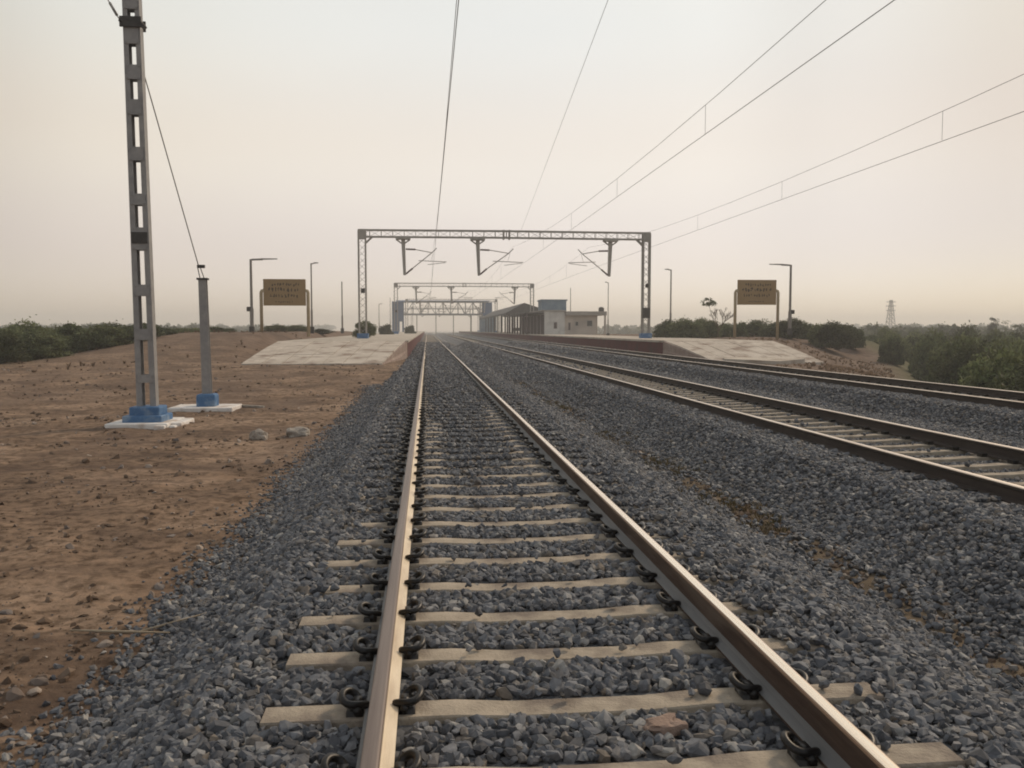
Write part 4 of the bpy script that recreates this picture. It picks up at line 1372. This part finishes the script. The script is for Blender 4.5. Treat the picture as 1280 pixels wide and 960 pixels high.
def tree(px, Y, top, w, seed, label, sparse=False, group=None, n=5000, name='tree', leaf=.09, crown=.6):
    p = atY(px, 410, Y); x = p[0]; zg_ = float(gz(x, Y)) - .1; H_ = atY(px, top, Y)[2] - zg_
    o = empty(name, (x, Y, zg_), 0, label, 'tree', group)
    me, cs = foliage_mesh('crown', w, H_ * crown, n, leaf, seed, M['leaf_dark'], lobes=9 if sparse else 18)
    me.transform(Matrix.Translation((0, 0, H_ * (1 - crown) * .95)))
    f = bpy.data.objects.new('crown', me); col.objects.link(f); f.parent = o
    mb = MB(); base = (0, 0, -.2); fork = (random.uniform(-.1, .1), 0, H_ * (1 - crown))
    mb.tube([base, (fork[0] * .5, .05, fork[2] * .5), fork], [.14, .11, .09], 7)
    for q in cs:
        q = Vector(q) + Vector((0, 0, H_ * (1 - crown) * .95))
        m = (Vector(fork) + q) / 2 + Vector((random.uniform(-.2, .2), 0, -.15))
        mb.tube([fork, m, q], [.05, .03, .012], 5)
    mb.build('trunk', M['bark'], o, smooth=True)
    return o


# small bare tree with one dark clump left of the right board
p = atY(897, 414, 69)
x = p[0]
o = empty('bare_tree', (x, 69, .6), 0, 'nearly leafless small tree left of the right name board', 'tree')
mb = MB(); rr = random.Random(11)
def br(mb, p, d, l, r, depth):
    q = p + d * l
    mid = p + d * l * .5 + Vector((rr.uniform(-.06, .06), 0, rr.uniform(-.03, .06)))
    mb.tube([p, mid, q], [max(r, .012), max(r * .8, .011), max(r * .6, .010)], 5)
    tips.append(q)
    if depth:
        for _ in range(3 if depth > 2 else 2):
            nd = (d + Vector((rr.uniform(-.8, .8), rr.uniform(-.5, .5), rr.uniform(-.15, .5)))).normalized()
            br(mb, q, nd, l * rr.uniform(.6, .85), r * .62, depth - 1)
tips = []
br(mb, Vector((0, 0, -.1)), Vector((.05, 0, 1)), .8, .055, 5)
mb.build('trunk', M['bark'], o)
me, cs = foliage_mesh('crown', 1.3, .8, 900, .06, 77, M['leaf_dark'], lobes=16)
c = atY(886, 383, 69)
me.transform(Matrix.Translation((c[0] - x, 0, c[2] - .6)))
f = bpy.data.objects.new('crown', me); col.objects.link(f); f.parent = o
mb = MB(); mb.tube([(0, 0, 1.0), ((c[0] - x) * .5, 0, 1.7), (c[0] - x, 0, c[2] - .5)], [.03, .025, .012], 5); mb.build('limb', M['bark'], o)

tree(1240, 140, 389, 2.4, 81, 'tall narrow tree rising above the hazy treeline at far right', n=2500, crown=.7)
tree(1262, 145, 394, 3.4, 82, 'sparse see-through tree beside the tall narrow one at far right', sparse=True, n=420, crown=.55)
tree(1180, 150, 402, 3.0, 83, 'dark round tree in the hazy right treeline', n=2500)
tree(1110, 120, 404, 4.0, 84, 'broad pale-green tree in front of the pylon', n=3500)
tree(1150, 130, 408, 4.0, 85, 'low broad tree right of the pylon in the haze', n=3500)
tree(1215, 125, 409, 5.0, 86, 'wide low tree left of the tall narrow tree', n=3500)

# far woods, one mass
def far_woods():
    r = np.random.default_rng(5)
    C, Sz = [], []
    nT = 1500
    ang = r.uniform(-.62, .80, nT); D = 170 + 900 * r.random(nT) ** 1.5
    X = D * np.sin(ang); Y = D * np.cos(ang)
    ok = (np.abs(X - 10) > 45 + .07 * D)
    X, Y, D = X[ok], Y[ok], D[ok]
    zg = gz(X, Y)
    h = (1.465 - zg) + D / F * r.uniform(1.5, 8.5, len(X)) 
    w = h * r.uniform(.8, 1.7, len(X)) + D * .004
    per = 260
    i = np.repeat(np.arange(len(X)), per); n = len(i)
    cl = r.integers(0, 9, n)
    cc = r.normal(0, 1, (len(X), 9, 3)); cc /= np.linalg.norm(cc, axis=2)[..., None]
    cc *= r.uniform(.3, .75, (len(X), 9, 1))
    d = r.normal(0, 1, (n, 3)); d /= np.linalg.norm(d, axis=1)[:, None]
    q = cc[i, cl] + d * .38 * r.random(n)[:, None] ** .4
    c = np.stack([X[i] + q[:, 0] * w[i] / 2, Y[i] + q[:, 1] * w[i] / 2, zg[i] + h[i] * (.5 + .48 * q[:, 2])], -1)
    a = r.normal(0, 1, (n, 3)); a /= np.linalg.norm(a, axis=1)[:, None]
    b = np.cross(a, r.normal(0, 1, (n, 3))); b /= np.linalg.norm(b, axis=1)[:, None]
    s = (.10 * h[i] * r.uniform(.6, 1.3, n))[:, None]
    co = np.stack([c - a * s, c + b * s * .6, c + a * s, c - b * s * .6], 1).reshape(-1, 3)
    me = bpy.data.meshes.new('far_woods')
    me.vertices.add(len(co)); me.vertices.foreach_set('co', co.astype(np.float32).ravel())
    me.loops.add(n * 4); me.loops.foreach_set('vertex_index', np.arange(n * 4, dtype=np.int32))
    me.polygons.add(n); me.polygons.foreach_set('loop_start', np.arange(0, n * 4, 4, dtype=np.int32))
    me.materials.append(M['leaf_far']); me.update(calc_edges=True)
    o = bpy.data.objects.new('far_woods', me); col.objects.link(o)
    tag(o, 'hazy band of distant trees along the horizon', 'woods', kind='stuff')


far_woods()

# pylon
PYY = 420.0
p = atY(1113, 410, PYY); zg_ = float(gz(p[0], PYY)); Hp = atY(1113, 375, PYY)[2] - zg_
o = empty('transmission_pylon', (p[0], PYY, zg_), 0, 'faint lattice pylon above the distant trees on the right', 'pylon')
mb = MB()
for sx in (-1, 1):
    for sy in (-1, 1):
        mb.bar((sx * 2.2, sy * 2.2, 0), (sx * .45, sy * .45, Hp), .28)
n = 9
for k in range(n):
    z0 = Hp * k / n; z1 = Hp * (k + 1) / n; w0_ = 2.2 - 1.75 * k / n; w1_ = 2.2 - 1.75 * (k + 1) / n
    for sy in (-1, 1):
        mb.bar((-w0_, sy * w0_, z0), (w1_, sy * w1_, z1), .16); mb.bar((w0_, sy * w0_, z0), (-w1_, sy * w1_, z1), .16)
        mb.bar((sy * w0_, -w0_, z0), (sy * w1_, w1_, z1), .16)
mb.build('tower', M['portal'], o)
for zz in (.72, .84, .95):
    mb = MB(); mb.bar((-2.6, 0, Hp * zz), (2.6, 0, Hp * zz), .25, .35); mb.build('crossarm', M['portal'], o)

# ------------------------------------------------------------------ haze
mb = MB(); mb.box((-1520, -1520, -5.5), (1520, 1520, 24))
hz = mb.build('haze', [])
hm = bpy.data.materials.new('haze_air'); hm.use_nodes = True
nt = hm.node_tree
for n_ in list(nt.nodes):
    if n_.type == 'BSDF_PRINCIPLED': nt.nodes.remove(n_)
pv = nt.nodes.new('ShaderNodeVolumePrincipled')
pv.inputs['Color'].default_value = (.97, .97, .97, 1); pv.inputs['Density'].default_value = .0012
pv.inputs['Anisotropy'].default_value = .2
nt.links.new(pv.outputs[0], nt.nodes['Material Output'].inputs['Volume'])
hz.data.materials.append(hm)
tag(hz, kind='stuff')
hz['label'] = 'pale evening haze hanging over the whole scene'; hz['category'] = 'haze'

# ------------------------------------------------------------------ sky and sun
AZ = R(50)      # from +Y towards +X
EL = R(36)
wd = bpy.data.worlds.new('World'); sc.world = wd; wd.use_nodes = True
nt = wd.node_tree; N = nt.nodes; L = nt.links
bg = N['Background']
sky = N.new('ShaderNodeTexSky'); sky.sky_type = 'NISHITA'; sky.sun_disc = False
sky.sun_elevation = EL; sky.sun_rotation = AZ; sky.dust_density = .8; sky.air_density = .6
L.new(sky.outputs[0], bg.inputs[0]); bg.inputs[1].default_value = .05
bg2 = N.new('ShaderNodeBackground')
tc = N.new('ShaderNodeTexCoord')
sx = N.new('ShaderNodeSeparateXYZ'); L.new(tc.outputs['Generated'], sx.inputs[0])
rp = N.new('ShaderNodeValToRGB'); cr = rp.color_ramp; cr.interpolation = 'EASE'
cr.elements[0].position = 0; cr.elements[0].color = (.53, .385, .28, 1)
cr.elements[1].position = 1; cr.elements[1].color = (.46, .49, .51, 1)
for pz, c in ((.06, (.59, .455, .335)), (.19, (.70, .595, .43)), (.34, (.70, .675, .57)), (.5, (.62, .60, .53))):
    e = cr.elements.new(pz); e.color = (*c, 1)
L.new(sx.outputs['Z'], rp.inputs[0])
# faint uneven cloud veil
nz = N.new('ShaderNodeTexNoise'); nz.inputs['Scale'].default_value = 1.6; nz.inputs['Detail'].default_value = 3
mp = N.new('ShaderNodeMapping'); mp.inputs['Scale'].default_value = (1, 1, 3); L.new(tc.outputs['Generated'], mp.inputs[0]); L.new(mp.outputs[0], nz.inputs['Vector'])
mr = N.new('ShaderNodeMapRange'); mr.inputs[1].default_value = .3; mr.inputs[2].default_value = .7; mr.inputs[3].default_value = .96; mr.inputs[4].default_value = 1.04
L.new(nz.outputs['Fac'], mr.inputs[0])
vm = N.new('ShaderNodeMix'); vm.data_type = 'RGBA'; vm.blend_type = 'MULTIPLY'; vm.inputs[0].default_value = 1
L.new(rp.outputs[0], vm.inputs[6]); L.new(mr.outputs[0], vm.inputs[7])
# the veil is brightest a little left of the sun and thins out towards the right
nrm = N.new('ShaderNodeVectorMath'); nrm.operation = 'MULTIPLY'; nrm.inputs[1].default_value = (1, 1, 0); L.new(tc.outputs['Generated'], nrm.inputs[0])
nr2 = N.new('ShaderNodeVectorMath'); nr2.operation = 'NORMALIZE'; L.new(nrm.outputs[0], nr2.inputs[0])
dt = N.new('ShaderNodeVectorMath'); dt.operation = 'DOT_PRODUCT'; L.new(nr2.outputs[0], dt.inputs[0]); dt.inputs[1].default_value = (math.sin(R(-1)), math.cos(R(-1)), 0)
ar = N.new('ShaderNodeValToRGB'); c2_ = ar.color_ramp; c2_.interpolation = 'EASE'
c2_.elements[0].position = 0; c2_.elements[0].color = (.7, .7, .7, 1); c2_.elements[1].position = 1; c2_.elements[1].color = (1.06, 1.05, 1.04, 1)
for p_, v_ in ((.6, (.64, .58, .48)), (.79, (.66, .57, .38)), (.90, (.88, .84, .76)), (.955, (1.04, 1.02, .98))):
    e = c2_.elements.new(p_); e.color = (*v_, 1)
L.new(dt.outputs['Value'], ar.inputs[0])
v2 = N.new('ShaderNodeMix'); v2.data_type = 'RGBA'; v2.blend_type = 'MULTIPLY'; v2.inputs[0].default_value = 1
L.new(vm.outputs[2], v2.inputs[6]); L.new(ar.outputs[0], v2.inputs[7])
L.new(v2.outputs[2], bg2.inputs[0]); bg2.inputs[1].default_value = 1.0
ad = N.new('ShaderNodeAddShader'); L.new(bg.outputs[0], ad.inputs[0]); L.new(bg2.outputs[0], ad.inputs[1])
L.new(ad.outputs[0], N['World Output'].inputs[0])

ld = bpy.data.lights.new('sun', 'SUN'); ld.energy = 2.0; ld.angle = R(9); ld.color = (1, .80, .58)
lo = bpy.data.objects.new('sun', ld); col.objects.link(lo)
sd = Vector((math.sin(AZ) * math.cos(EL), math.cos(AZ) * math.cos(EL), math.sin(EL)))
lo.rotation_euler = (-sd).to_track_quat('-Z', 'Y').to_euler()
lo.location = sd * 50

sc.view_settings.view_transform = 'Standard'; sc.view_settings.look = 'None'; sc.view_settings.exposure = 0; sc.view_settings.gamma = 1
sc.cycles.use_denoising = True
sc.cycles.max_bounces = 6; sc.cycles.diffuse_bounces = 3; sc.cycles.volume_bounces = 1; sc.cycles.transmission_bounces = 2
sc.cycles.use_adaptive_sampling = True; sc.cycles.adaptive_threshold = .02
sc.cycles.pixel_filter_type = 'BLACKMAN_HARRIS'; sc.cycles.filter_width = 1.9
